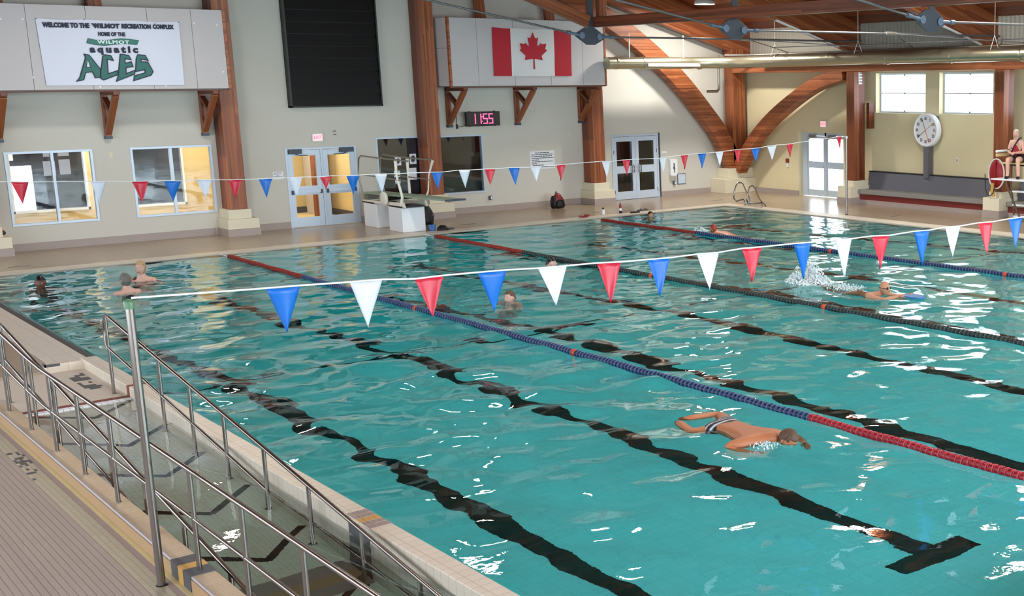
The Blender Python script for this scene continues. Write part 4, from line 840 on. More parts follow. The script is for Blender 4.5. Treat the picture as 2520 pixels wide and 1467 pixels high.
tag(obj('wall_plate', MB().box((16.93, 28.99, 2.20), (16.98, YB, 2.33)), 'plinth', bevel=0.004), 'small beige wall plate left of the timber column by the glazed doors', 'plate')
t = thing('wall_outlet', 'small white outlet plate above the bench right of the pace clock', 'socket', (23.88, 18.86, 1.49)); obj('plate', MB().box((23.885, 18.81, 1.41), (23.9, 18.91, 1.56)), 'white', t); obj('socket', MB().box((23.878, 18.835, 1.44), (23.886, 18.885, 1.53)), 'ochre', t)
t = thing('pull_station', 'small brown and white wall fitting left of the exit door', 'wall fitting', (23.88, 26.42, 1.1)); obj('body', MB().box((23.84, 26.36, 1.10), (23.9, 26.48, 1.24)), 'red_tile', t); obj('base', MB().box((23.86, 26.37, 0.96), (23.9, 26.46, 1.09)), 'white', t)
tag(obj('wall_stain', MB().lathe([(0.035, 0), (0.03, 0.01)], n=10, T=Matrix.Translation((23.895, 21.65, 2.33)) @ Matrix.Rotation(-PI / 2, 4, 'Y')), 'plinth'), 'small round knob on the wall left of the pace clock', 'knob')
# pace clock
t = thing('pace_clock', 'large round white pace clock with numbers on a grey stem above the bench', 'clock', (23.62, 19.88, 2.36)); R0 = 0.50
TM = Matrix.Rotation(-PI / 2, 4, 'Y')
obj('case', MB().lathe([(R0, -0.14), (R0, 0.0), (R0 - 0.03, 0.03), (R0 - 0.07, 0.03), (R0 - 0.075, 0.004)], n=48, T=TM), 'white', t, local=True)
obj('dial', MB().lathe([(R0 - 0.074, 0.0), (R0 - 0.074, 0.0095)], n=48, T=TM, smooth=False), mat('clock_dial', 'E4E6EA', 0.4), t, local=True)
for k in range(12):
    a = math.radians(90 - k * 30); s = str(k * 5 if k else 60); rr = 0.345
    o = text_local(t, s, 'slate', (-0.0105, -math.cos(a) * rr, math.sin(a) * rr), 0.125, 0.8, rot=(PI / 2, 0, -PI / 2), bold=0.003, nm='numeral')
def hand(ang, L_, m_, w_=0.012, x=-0.016):
    a = math.radians(90 - ang); d = Vector((0, -math.cos(a), math.sin(a))); n_ = Vector((0, d.z, -d.y)); mb = MB(); p = [-d * 0.06 + n_ * w_ / 2, d * L_ * 0.65 + n_ * w_ / 2, d * L_ * 0.72 + n_ * w_ * 1.7, d * L_, d * L_ * 0.72 - n_ * w_ * 1.7, d * L_ * 0.65 - n_ * w_ / 2, -d * 0.06 - n_ * w_ / 2]
    vs = [(x, q.y, q.z) for q in p] + [(x - 0.003, q.y, q.z) for q in p]; n = 7
    mb.add(vs, [tuple(range(n)), tuple(range(n, 2 * n))[::-1]] + [(i, (i + 1) % n, n + (i + 1) % n, n + i) for i in range(n)]); obj('hand', mb, m_, t, local=True)
hand(-24, 0.42, 'slate'); hand(235, 0.43, 'slate', x=-0.018); hand(56, 0.40, 'ochre', x=-0.020); hand(158, 0.42, 'float_o', x=-0.022)
obj('stem', MB().box((0.0, -0.09, -1.42), (0.22, 0.09, -0.3)), 'seat', t, local=True); obj('mount', MB().box((0.12, -0.30, -0.35), (0.28, 0.30, 0.42)), 'seat', t, local=True, bevel=0.03)
# bench along the right wall
def bench(y0, y1, label):
    t = thing('bench', label, 'bench', (23.4, (y0 + y1) / 2, 0.02))
    obj('backrest', MB().hexa([(23.62, y0, 0.46), (23.9, y0, 0.46), (23.9, y1, 0.46), (23.62, y1, 0.46), (23.72, y0, 1.0), (23.9, y0, 1.0), (23.9, y1, 1.0), (23.72, y1, 1.0)]), 'seat', t, bevel=0.01)
    obj('back_cap', MB().box((23.70, y0, 1.0), (23.9, y1, 1.025)), 'dark', t)
    obj('seat', MB().box((23.12, y0, 0.34), (23.66, y1, 0.47)), 'seatL', t, bevel=0.012); obj('kick', MB().box((23.2, y0, 0.16), (23.88, y1, 0.34)), 'maroon', t); obj('base', MB().box((23.17, y0, 0.02), (23.88, y1, 0.16)), 'base', t)
bench(17.05, 22.36, 'long grey bench with a maroon kick band under the pace clock'); bench(11.45, 16.38, 'long grey bench with a maroon kick band behind the lifeguard chair')

# ================================================================== DIVING STAND AND THINGS ON THE DECK
t = thing('plinth_block', 'white diving stand block at the pool edge, taller looking front one', 'block', (10.08, 26.15, 0.02)); obj('body', MB().box((9.77, 25.75, 0.02), (10.40, 26.55, 0.66)), 'white', t, bevel=0.012)
t = thing('plinth_block', 'white diving stand block behind the front one', 'block', (10.08, 27.7, 0.02)); obj('body', MB().box((9.77, 27.3, 0.02), (10.40, 28.1, 0.66)), 'white', t, bevel=0.012)
t = thing('diving_board', 'low diving springboard with pale guard rails on two white blocks', 'diving board', (10.08, 26.9, 0.67))
bd = obj('board', MB().hexa([(9.86, 23.4, 0.985), (10.36, 23.4, 0.985), (10.36, 28.2, 0.885), (9.86, 28.2, 0.885), (9.86, 23.4, 1.02), (10.36, 23.4, 1.02), (10.36, 28.2, 0.935), (9.86, 28.2, 0.935)]), mat('sage_board', '93A692', 0.7, noise=0.05, nscale=30), t, bevel=0.006)
obj('tip_guard', MB().box((9.855, 23.37, 0.978), (10.365, 23.46, 1.022)), 'slate', t)
for s, x in ((-1, 9.80), (1, 10.42)):
    mb = MB(); mb.hexa([(x - 0.03, 25.6, 0.68), (x + 0.03, 25.6, 0.68), (x + 0.03, 28.1, 0.68), (x - 0.03, 28.1, 0.68), (x - 0.03, 25.7, 0.80), (x + 0.03, 25.7, 0.80), (x + 0.03, 28.1, 0.74), (x - 0.03, 28.1, 0.74)]); obj('side_frame', mb, 'whitem', t)
    mb = MB(); mb.tube([(x, 28.1, 0.70), (x, 28.35, 1.45), (x, 28.25, 1.85), (x, 28.1, 1.93), (x, 27.0, 1.91), (x, 25.2, 1.90)], 0.022, 8); mb.tube([(x, 28.3, 1.42), (x, 27.0, 1.40), (x, 25.35, 1.38)], 0.018, 8); obj('guard_rail', mb, 'pipe', t)
    for ya, yb_ in (((25.72, 25.98),) if s < 0 else ((26.6, 26.62),)):
        mb = MB(); mb.tube([(x, ya + 0.1, 0.72), (x, ya, 0.95), (x, yb_ + 0.0, 1.5), (x, yb_, 1.88)], [0.05, 0.036, 0.032, 0.045], 10); obj('upright', mb, 'whitem', t)
    if s > 0: obj('upright', MB().tube([(x, 25.15, 1.88), (x, 25.42, 1.5), (x, 25.5, 1.1), (x, 25.75, 0.78)], [0.035, 0.02, 0.02, 0.035], 8), 'whitem', t)
obj('fulcrum', MB().lathe([(0.05, 0.0), (0.17, 0.0), (0.19, 0.02), (0.19, 0.06), (0.17, 0.08), (0.05, 0.08)], n=28, T=Matrix.Translation((9.66, 26.62, 0.86)) @ Matrix.Rotation(PI / 2, 4, 'Y')), 'whitem', t, label='pale fulcrum adjusting wheel')
obj('fulcrum_shaft', MB().tube([(9.7, 26.62, 0.86), (10.5, 26.62, 0.86)], 0.05, 12), 'dark', t)
obj('cross_base', MB().box((9.77, 25.7, 0.665), (10.45, 26.5, 0.70)), 'dark', t); obj('cross_base', MB().box((9.77, 27.4, 0.665), (10.45, 28.15, 0.70)), 'dark', t)
obj('anchor_plate', MB().box((9.84, 27.95, 0.74), (10.40, 28.15, 0.88)), 'pipe', t)
obj('stop_block', MB().box((10.2, 25.1, 0.88), (10.45, 25.3, 0.94)), 'whitem', t)
def blob(name, prof, mats, label, cat, loc, sx=1, sy=1, rz=0.0, seed=0, amp=0.02, n=20):
    t = thing(name, label, cat, loc, rz); mb = MB().lathe(prof, n=n); r = random.Random(seed)
    mb.v = [(v[0] * sx * (1 + r.uniform(-amp, amp) * 4), v[1] * sy * (1 + r.uniform(-amp, amp) * 4), max(0, v[2] + (r.uniform(-amp, amp) if v[2] > 0.02 else 0))) for v in mb.v]
    obj('body', mb, mats, t, local=True); return t
t = blob('duffel_bag', [(0.02, 0), (0.26, 0.0), (0.29, 0.12), (0.25, 0.34), (0.16, 0.52), (0.05, 0.60), (0.01, 0.61)], 'bag_b', 'slumped black bag on the deck behind the white blocks', 'bag', (11.05, 27.2, 0.02), 0.95, 0.8, seed=3)
obj('strap', MB().tube([(0.15, -0.1, 0.45), (0.24, -0.14, 0.25), (0.2, -0.12, 0.05)], 0.015, 6), 'slate', t, local=True)
t = thing('backpack', 'dark red and black backpack on the deck against the back wall', 'backpack', (15.95, 28.25, 0.02))
def rounded(mb, c, s, mi=0, k=2.6, n=16, m=10, top=1.0):
    """superellipsoid"""
    vs = []; fs = []
    f = lambda v, e: math.copysign(abs(v) ** e, v)
    for j in range(m + 1):
        a = -PI / 2 + PI * j / m
        for i in range(n):
            b = 2 * PI * i / n; e = 2 / k; q = 1.0
            z = f(math.sin(a), e); q = 1 - (1 - top) * (z * 0.5 + 0.5)
            vs.append((c[0] + s[0] * q * f(math.cos(a), e) * f(math.cos(b), e), c[1] + s[1] * f(math.cos(a), e) * f(math.sin(b), e) * q, c[2] + s[2] * z))
    for j in range(m):
        for i in range(n): fs.append((j * n + i, j * n + (i + 1) % n, (j + 1) * n + (i + 1) % n, (j + 1) * n + i))
    return mb.add(vs, fs, mi, True)
obj('body', rounded(MB(), (0, 0, 0.235), (0.20, 0.15, 0.235), top=0.62), 'bag_r', t, local=True)
obj('front_pocket', rounded(MB(), (0.02, -0.11, 0.14), (0.17, 0.09, 0.135), top=0.8), 'bag_b', t, local=True)
obj('side_panel', rounded(MB(), (-0.16, 0.0, 0.20), (0.075, 0.15, 0.20), top=0.7), 'bag_b', t, local=True)
obj('strap', MB().tube([(0.05, -0.17, 0.36), (0.10, -0.19, 0.24), (0.14, -0.18, 0.10)], 0.018, 6), 'red_tile', t, local=True)
obj('grab_loop', MB().tube([(-0.08, 0.0, 0.45), (-0.07, 0.0, 0.51), (-0.02, 0.0, 0.51), (-0.01, 0.0, 0.46)], 0.012, 6), 'bag_b', t, local=True)
t = thing('bucket', 'small blue plastic bucket at the pool edge beside the white block', 'bucket', (10.52, 25.62, 0.02)); obj('pail', MB().lathe([(0.07, 0), (0.085, 0.07), (0.08, 0.075), (0.10, 0.15), (0.095, 0.155), (0.09, 0.152), (0.07, 0.02)], n=20), 'blue', t, local=True); obj('handle', MB().tube([(-0.09, 0, 0.14), (-0.06, -0.08, 0.10), (0.06, -0.08, 0.10), (0.09, 0, 0.14)], 0.006, 6), 'slate', t, local=True)
t = blob('towel', [(0.01, 0), (0.15, 0), (0.13, 0.05), (0.07, 0.11), (0.01, 0.12)], 'bag_b', 'crumpled black cloth on the pool edge beside the blue bucket', 'cloth', (10.75, 25.5, 0.024), 1.15, 0.8, seed=8)
obj('tail', MB().tube([(0.12, -0.02, 0.03), (0.22, -0.05, 0.03), (0.30, -0.04, 0.025)], [0.03, 0.025, 0.015], 8), 'slate', t, local=True)
t = thing('hand_paddles', 'pair of red hand paddles on the pool edge', 'paddle', (15.05, 25.38, 0.024), 0.3)
for k, (x, a) in enumerate(((-0.09, 0.2), (0.10, -0.3))):
    T = Matrix.Translation((x, 0, 0.02)) @ Matrix.Rotation(a, 4, 'Y'); mb = MB().prism([(-0.10, -0.07), (0.06, -0.08), (0.11, 0), (0.06, 0.08), (-0.10, 0.07)], TZ, 0, 0.02); mb.v = [tuple(T @ Vector(v)) for v in mb.v]; obj('paddle', mb, 'float_r', t, local=True, bevel=0.004)
    obj('strap', MB().tube([(x - 0.05, -0.06, 0.03), (x - 0.03, 0, 0.08), (x - 0.05, 0.06, 0.03)], 0.008, 6), 'float_r', t, local=True)
t = thing('bottle', 'white water bottle with a dark cap on the deck', 'bottle', (15.9, 25.68, 0.02)); obj('body', MB().lathe([(0.045, 0), (0.048, 0.02), (0.048, 0.13), (0.03, 0.155)], n=16), 'white', t, local=True); obj('cap', MB().lathe([(0.034, 0.150), (0.034, 0.175), (0.012, 0.185), (0.012, 0.215)], n=14), 'bag_b', t, local=True)
t = thing('bottle', 'tall red and white bottle with a dark base on the pool edge', 'bottle', (16.42, 25.55, 0.02)); obj('body', MB().lathe([(0.042, 0), (0.042, 0.08)], n=16), 'bag_b', t, local=True); obj('sleeve', MB().lathe([(0.040, 0.08), (0.040, 0.15)], n=16), 'white', t, local=True); obj('neck', MB().lathe([(0.038, 0.15), (0.036, 0.24), (0.018, 0.29), (0.012, 0.32)], n=14), 'float_r', t, local=True)
t = blob('goggles_case', [(0.01, 0), (0.12, 0), (0.11, 0.035), (0.01, 0.045)], 'bag_b', 'flat black pouch on the pool edge beside the red bottle', 'pouch', (16.78, 25.32, 0.024), 1.5, 0.55, seed=5, amp=0.006)
t = thing('sandals', 'pair of dark brown sandals on the deck behind the far swimmer', 'sandals', (17.35, 25.75, 0.02), 0.1)
for x in (-0.10, 0.10): obj('sole', MB().prism([(x - 0.10, -0.04), (x + 0.09, -0.045), (x + 0.11, 0), (x + 0.09, 0.045), (x - 0.10, 0.04)], TZ, 0, 0.025), 'dgrey', t, local=True, bevel=0.005); obj('strap', MB().tube([(x + 0.02, -0.045, 0.02), (x + 0.04, 0, 0.06), (x + 0.02, 0.045, 0.02)], 0.01, 6), 'dgrey', t, local=True)
t = thing('clear_bag', 'small clear plastic bag beside the red and white bottle', 'bag', (16.62, 25.6, 0.02)); obj('film', rounded(MB(), (0, 0, 0.045), (0.07, 0.05, 0.045)), 'glass', t, local=True)
for x, y, lb in ((1.25, 26.15, 'far left'), (11.9, 26.3, 'beside the diving board'), (16.2, 26.3, 'behind the bottles'), (20.9, 26.6, 'near the grab rails'), (21.4, 19.0, 'in front of the long bench')):
    tag(obj('floor_drain', MB().box((x - 0.2, y - 0.03, 0.02), (x + 0.2, y + 0.03, 0.0225)), 'dgrey'), 'narrow dark floor drain in the deck ' + lb, 'floor drain')
# grab rails in the far corner
t = thing('grab_rails', 'pair of curved stainless ladder grab rails at the far corner of the pool', 'grab rail', (20.5, 24.2, 0.02))
RAILS = [[(20.39,0.03),(20.39,0.14),(20.33,0.22),(20.18,0.2),(20.05,0.17),(19.95,0.28),(19.96,0.44),(20.03,0.63),(20.11,0.74),(20.23,0.75),(20.32,0.71),(20.45,0.47),(20.56,0.31),(20.59,0.15),(20.56,0.02)],[(20.64,0.02),(20.61,0.09),(20.51,0.15),(20.38,0.29),(20.22,0.62),(20.13,0.7),(20.01,0.68),(19.93,0.49),(19.87,0.31),(19.92,0.18),(20.0,0.15),(20.21,0.14),(20.49,0.14),(20.49,0.02)]]
for nm, y, pts in (('grab_rail', 24.55, RAILS[0]), ('grab_rail', 23.85, RAILS[1])):
    obj(nm, MB().tube([(x, y, max(z, 0.02)) for x, z in pts], 0.022, 10), 'steel', t)
obj('step', MB().box((20.32, 23.85, 0.10), (20.42, 24.55, 0.125)), 'alu', t)
# flag posts and pennant lines
def flag_post(x, y, z0, h, cap, label):
    t = thing('flag_post', label, 'flag post', (x, y, z0)); obj('pole', MB().tube([(0, 0, 0), (0, 0, h)], 0.030, 20), 'steel', t, local=True)
    obj('flange', MB().lathe([(0.048, 0), (0.052, 0.008), (0.034, 0.014)], n=18), 'dark', t, local=True)
    obj('cap', MB().lathe([(0.036, h - 0.05), (0.038, h), (0.03, h + 0.018), (0.01, h + 0.02)], n=16), cap, t, local=True); return t
flag_post(-1.88, 5.05, 0.012, 2.26, mat('green_cap', '4E7A55', 0.4), 'tall stainless flag post with a green cap standing on the near walkway')
flag_post(20.68, 20.3, 0.02, 2.24, 'alu', 'tall slim stainless flag post on the right deck by the exit door')
NEAR = [('b', -0.89, 2.25, -0.62, 2.24, -0.76, 1.88), ('w', -0.21, 2.22, 0.07, 2.21, -0.08, 1.82), ('r', 0.36, 2.18, 0.63, 2.18, 0.5, 1.83), ('b', 0.96, 2.17, 1.25, 2.16, 1.11, 1.79), ('w', 1.58, 2.14, 1.89, 2.13, 1.75, 1.77), ('r', 2.23, 2.12, 2.51, 2.1, 2.37, 1.71), ('b', 2.83, 2.09, 3.11, 2.08, 2.97, 1.7), ('w', 3.46, 2.08, 3.75, 2.07, 3.61, 1.69), ('r', 4.07, 2.08, 4.35, 2.07, 4.21, 1.7), ('b', 4.82, 2.06, 5.09, 2.05, 4.97, 1.65), ('w', 5.47, 2.04, 5.74, 2.03, 5.61, 1.6), ('r', 6.08, 2.03, 6.38, 2.01, 6.24, 1.62), ('b', 6.82, 2.02, 7.11, 2.01, 6.97, 1.58), ('w', 7.41, 2.02, 7.7, 2.01, 7.56, 1.62), ('r', 8.06, 2.02, 8.36, 2.01, 8.24, 1.6), ('b', 8.7, 2.02, 9.0, 2.02, 8.85, 1.62), ('w', 9.4, 2.02, 9.68, 2.02, 9.54, 1.62)]
FAR = [('r', 0.25, 2.22, 0.51, 2.2, 0.38, 1.83), ('w', 1.46, 2.15, 1.72, 2.14, 1.58, 1.76), ('r', 2.14, 2.11, 2.42, 2.1, 2.27, 1.72), ('b', 2.68, 2.09, 2.97, 2.07, 2.81, 1.7), ('w', 3.25, 2.07, 3.52, 2.06, 3.38, 1.72), ('r', 3.81, 2.04, 4.08, 2.03, 3.92, 1.68), ('b', 4.39, 2.02, 4.65, 2.02, 4.51, 1.65), ('w', 4.98, 2.01, 5.24, 2.01, 5.1, 1.64), ('r', 5.59, 1.99, 5.84, 2.0, 5.7, 1.75), ('b', 6.14, 1.98, 6.41, 1.98, 6.26, 1.61), ('w', 6.74, 1.98, 7.01, 1.97, 6.87, 1.59), ('b', 8.0, 1.95, 8.27, 1.94, 8.13, 1.58), ('w', 8.65, 1.96, 8.92, 1.95, 8.78, 1.56), ('r', 9.27, 1.95, 9.54, 1.94, 9.39, 1.58), ('b', 9.87, 1.95, 10.16, 1.94, 10.02, 1.55), ('w', 10.44, 1.93, 10.71, 1.94, 10.57, 1.6), ('r', 11.12, 1.94, 11.37, 1.95, 11.23, 1.58), ('w', 12.38, 1.97, 12.63, 1.95, 12.5, 1.58), ('r', 12.97, 1.97, 13.21, 1.97, 13.09, 1.59), ('w', 14.08, 1.96, 14.31, 1.98, 14.19, 1.6), ('r', 14.75, 2.0, 14.99, 2.01, 14.88, 1.64), ('b', 15.3, 2.02, 15.58, 2.02, 15.43, 1.64), ('w', 15.89, 2.03, 16.15, 2.04, 16.01, 1.66), ('r', 16.52, 2.06, 16.76, 2.07, 16.62, 1.69), ('b', 17.1, 2.07, 17.41, 2.08, 17.26, 1.7), ('w', 17.67, 2.11, 18.01, 2.13, 17.85, 1.73), ('r', 18.37, 2.13, 18.61, 2.15, 18.49, 1.79), ('r', 20.28, 2.26, 20.49, 2.27, 20.4, 1.95)]
def pennants(data, y, ends, label, r_):
    t = thing('pennant_line', label, 'pennant line', (10, y, 2.0)); pts = [ends[0]]
    for d in data: pts += [(d[1], y, d[2] + 0.006), (d[3], y, d[4] + 0.006)]
    pts.append(ends[1]); obj('cord', MB().tube(pts, r_, 6), 'cord', t); R_ = random.Random(2)
    for c, x0, z0, x1, z1, xt, zt in data:
        P = []; n = 7; ph = R_.uniform(0, 6); cv = R_.uniform(0.015, 0.045) * R_.choice((-1, 1))
        for j in range(9):
            v = j / 8; row = []
            for i in range(n + 1):
                u = i / n; a = (x0 * (1 - u) + x1 * u) * (1 - v) + xt * v; b = (z0 * (1 - u) + z1 * u) * (1 - v) + zt * v
                d = cv * math.sin(u * PI) * (1 - v * 0.6) + 0.008 * math.sin(5 * u + 4 * v + ph) * v + 0.02 * v * v * math.sin(ph)
                row.append((a, y + d, b))
            P.append(row)
        o = obj('pennant', MB().grid(P), {'r': 'pen_r', 'b': 'pen_b', 'w': 'pen_w'}[c], t, label={'r': 'red', 'b': 'blue', 'w': 'white'}[c] + ' pennant')
        s_ = o.modifiers.new('thick', 'SOLIDIFY'); s_.thickness = 0.002
    return t
pennants(NEAR, 5.05, ((-1.86, 5.05, 2.30), (20.6, 5.05, 2.30)), 'near line of red, white and blue pennants tied to the green capped post', 0.0085)
pennants(FAR, 20.3, ((-1.9, 20.3, 2.36), (20.68, 20.3, 2.27)), 'far line of red, white and blue pennants across the back of the pool', 0.0085)

# ================================================================== LANE ROPES
def disc_mesh(name, m1, m2, r=0.054, L_=0.072):
    """one float: ribbed barrel with pale rims, axis along Y"""
    T = Matrix.Rotation(PI / 2, 4, 'X'); h = L_ / 2; mb = MB()
    mb.lathe([(r * 0.55, -h), (r * 0.98, -h + 0.004), (r, -h + 0.012)], n=12, T=T, mi=1); mb.lathe([(r * 0.86, -h + 0.013), (r * 0.80, 0.0), (r * 0.86, h - 0.013)], n=12, T=T, mi=0); mb.lathe([(r, h - 0.012), (r * 0.98, h - 0.004), (r * 0.55, h)], n=12, T=T, mi=1)
    for k in range(6):
        a = k * PI / 3 + 0.3; c, s = math.cos(a), math.sin(a); q = r * 0.93
        mb.hexa([(c * q - s * .006, -h + .01, s * q + c * .006), (c * q + s * .006, -h + .01, s * q - c * .006), (c * q + s * .006, h - .01, s * q - c * .006), (c * q - s * .006, h - .01, s * q + c * .006), (c * .02 - s * .006, -h + .01, s * .02 + c * .006), (c * .02 + s * .006, -h + .01, s * .02 - c * .006), (c * .02 + s * .006, h - .01, s * .02 - c * .006), (c * .02 - s * .006, h - .01, s * .02 + c * .006)], 0)
    return mb, mb.mesh(name, [m1, m2])
DM = {k: disc_mesh('float_disc', a, b) for k, (a, b) in dict(blue=('float_b', 'ring_w'), red=('float_r', 'ring_r'), green=('float_g', 'ring_g'), dred=('float_dr', 'float_dr'), orange=('float_o', 'float_o')).items()}
def lane_rope(x, mid, label, ymin_single, ymax_single=25.0):
    t = thing('lane_rope', label, 'lane rope', (x, 12.5, 0.02)); obj('cable', MB().tube([(x, 0.0, 0.02), (x, 6, 0.018), (x, 24.98, 0.02)], 0.008, 6), 'cord', t)
    joined = {}; y = 24.3; pitch = 0.08; k = 0
    while y > 0.4:
        if any(abs(y - m) < 0.05 for m in (15.0, 10.0)): c = 'orange'
        elif y > 20: c = 'dred'
        elif y < 5: c = 'red' if x < 6 else 'dred'
        else: c = mid
        if y < ymin_single:
            o = bpy.data.objects.new('float_disc', DM[c][1]); C.objects.link(o); o.parent = t
            o.location = (0.004 * math.sin(k * 1.3), y - 12.5, 0.004 * math.sin(k * 0.37)); o.rotation_euler = (0, (k * 0.7) % 1.0, 0)
        else:
            src = DM[c][0]; mb = joined.setdefault(c, MB()); mb_v = [(v[0] + x + 0.004 * math.sin(k * 1.3), v[1] + y, v[2] + 0.022 + 0.004 * math.sin(k * 0.37)) for v in src.v]; o0 = len(mb.v)
            mb.v += mb_v; mb.f += [tuple(i + o0 for i in f) for f in src.f]; mb.mi += src.mi; mb.sm += src.sm
        y -= pitch; k += 1
    for c, mb in joined.items():
        a, b = dict(blue=('float_b', 'ring_w'), red=('float_r', 'ring_r'), green=('float_g', 'ring_g'), dred=('float_dr', 'float_dr'), orange=('float_o', 'float_o'))[c]
        obj('float_discs', mb, [a, b], t, kind='stuff', label={'blue': 'navy', 'red': 'bright red', 'green': 'dark green', 'dred': 'dark red', 'orange': 'orange'}[c] + ' lane floats')
lane_rope(W / 4, 'blue', 'nearest lane rope, navy floats ending in bright red at the right', 8.6)
lane_rope(W / 2, 'green', 'middle lane rope of dark green floats with a dark red far end', 8.8)
lane_rope(W * 3 / 4, 'blue', 'farthest lane rope of navy floats with a dark red far end', 0.0)

# ================================================================== HANDRAILS OF THE RAMP
t = thing('outer_handrail', 'outer stainless handrail bolted along the top of the ramp curb', 'handrail', (-1.66, 7, 0.15)); r = 0.0205
def rail_pts(x, ys, zf): return [(x, y, zf(y)) for y in ys]
zo = lambda y: 0.965 + (max(0, y - 9.9) * 0.075 if y > 9.9 else 0)
obj('top_rail', MB().tube([(-1.66, -2, 0.965), (-1.66, 9.6, 0.965), (-1.66, 10.3, 1.0), (-1.66, 13.4, 1.22)], r, 14), 'steel', t)
obj('mid_rail', MB().tube([(-1.66, -2, 0.565), (-1.66, 9.6, 0.565), (-1.66, 10.3, 0.60), (-1.66, 13.4, 0.80)], r * 0.85, 12), 'steel', t)
for k, y in enumerate((12.65, 11.52, 10.40, 9.28, 8.18, 7.05, 5.94, 4.82, 3.70, 2.58)):
    o = obj('post', MB().tube([(-1.66, y, 0.15 if y < 12 else 0.02), (-1.66, y, zo(y) - 0.01)], r * 0.92, 14), 'steel', t)
    mb = MB().lathe([(0.026, 0), (0.028, 0.004), (0.021, 0.006)], (-1.66, y, 0.15 if y < 12 else 0.02), 14); obj('collar', mb, 'steel', o, local=False)
def slope_rail(x, label, y_top, z_off, name):
    t = thing(name, label, 'handrail', (x, 7, -0.4)); zt = lambda y: zr(y) + z_off if y < 11.9 else z_off
    zt = lambda y: 0.92 - (11.12 - y) * 0.1166 + (z_off - 0.9)
    Yt = y_top
    obj('top_rail', MB().tube([(x, -2, zt(-2)), (x, Yt - 0.25, zt(Yt - 0.25)), (x, Yt - 0.05, zt(Yt - 0.12)), (x, Yt + 0.07, zt(Yt) - 0.12), (x, Yt + 0.09, zt(Yt) - 0.25), (x, Yt + 0.05, zt(Yt) - 0.40), (x, Yt - 0.02, zt(Yt) - 0.46)], r, 14), 'steel', t)
    obj('mid_rail', MB().tube([(x, -2, zt(-2) - 0.42), (x, Yt, zt(Yt) - 0.44)], r * 0.85, 12), 'steel', t)
    for y in (Yt - 0.03, 11.15, 10.08, 9.04, 8.0, 6.9, 5.83, 4.72, 3.66, 2.6):
        o = obj('post', MB().tube([(x, y, zr(y) if y < 11.9 else 0.015), (x, y, zt(y) - 0.01)], r * 0.92, 14), 'steel', t)
        obj('collar', MB().lathe([(0.036, 0), (0.038, 0.005), (0.021, 0.008)], (x, y, zr(y) if y < 11.9 else 0.015), 14), 'steel', o)
slope_rail(-0.42, 'sloping stainless handrail along the divider side of the ramp', 12.2, 0.9, 'ramp_handrail')
slope_rail(-1.47, 'sloping stainless handrail along the curb side of the ramp, lower than the outer one', 12.6, 0.83, 'ramp_handrail')

# ================================================================== PEOPLE
def skin_mesh(verts, edges, radii, subdiv=1, root=0):
    me = bpy.data.meshes.new('tmp'); me.from_pydata([tuple(v) for v in verts], edges, []); o = bpy.data.objects.new('tmp', me); C.objects.link(o)
    sk = o.modifiers.new('skin', 'SKIN'); sk.use_smooth_shade = True
    for i, r_ in enumerate(radii):
        sv = me.skin_vertices[0].data[i]; sv.radius = (r_ * 1.2, r_ * 1.2) if not isinstance(r_, tuple) else (r_[0] * 1.2, r_[1] * 1.2); sv.use_root = (i == root)
    sb = o.modifiers.new('sub', 'SUBSURF'); sb.levels = subdiv; sb.render_levels = subdiv
    dg = bpy.context.evaluated_depsgraph_get(); out = bpy.data.meshes.new_from_object(o.evaluated_get(dg)); C.objects.unlink(o); bpy.data.objects.remove(o); return out
def head_fn(d):
    """radius multiplier and offsets of a human head; d is a unit vector, +Y face, +Z up"""
    x, y, z = d
    p = Vector((x * 0.076, y * 0.096, z * 0.118))
    if z < 0:   # jaw narrows and comes forward
        p.x *= 1 - 0.30 * (-z) ** 1.3; p.y = p.y * (1 - 0.22 * (-z)) + 0.014 * (-z) * (1 if y > -0.2 else 0)
    if y < 0 and z > -0.3: p.y *= 1.06
    f = max(0, y)
    g = lambda a, b, sa, sb: math.exp(-((x - a) / sa) ** 2 - ((z - b) / sb) ** 2) * (f > 0.3)
    p.y += 0.026 * g(0, -0.16, 0.13, 0.18) + 0.012 * g(0, 0.02, 0.09, 0.2)          # nose
    p.y -= 0.011 * (g(0.36, 0.06, 0.17, 0.13) + g(-0.36, 0.06, 0.17, 0.13))           # eye sockets
    p.y += 0.006 * g(0, 0.24, 0.5, 0.1)                                               # brow
    p.y += 0.007 * g(0, -0.47, 0.24, 0.06) - 0.004 * g(0, -0.53, 0.28, 0.03) + 0.006 * g(0, -0.60, 0.24, 0.06)   # lips
    p.y += 0.009 * g(0, -0.84, 0.25, 0.13)                                            # chin
    return p
def sphere_pts(nu=32, nv=24, zmin=-1.0, zmax=1.0):
    rows = []
    for j in range(nv + 1):
        a = math.asin(zmin) + (math.asin(zmax) - math.asin(zmin)) * j / nv; rows.append([Vector((math.cos(a) * math.cos(2 * PI * i / nu), math.cos(a) * math.sin(2 * PI * i / nu), math.sin(a))) for i in range(nu + 1)])
    return rows
def frame_mat(loc, fwd, up=(0, 0, 1), s=1.0):
    f = Vector(fwd).normalized(); u = Vector(up); x = f.cross(u).normalized(); z = x.cross(f); R_ = Matrix((x, f, z)).transposed().to_4x4() @ Matrix.Scale(s, 4); R_.translation = Vector(loc); return R_
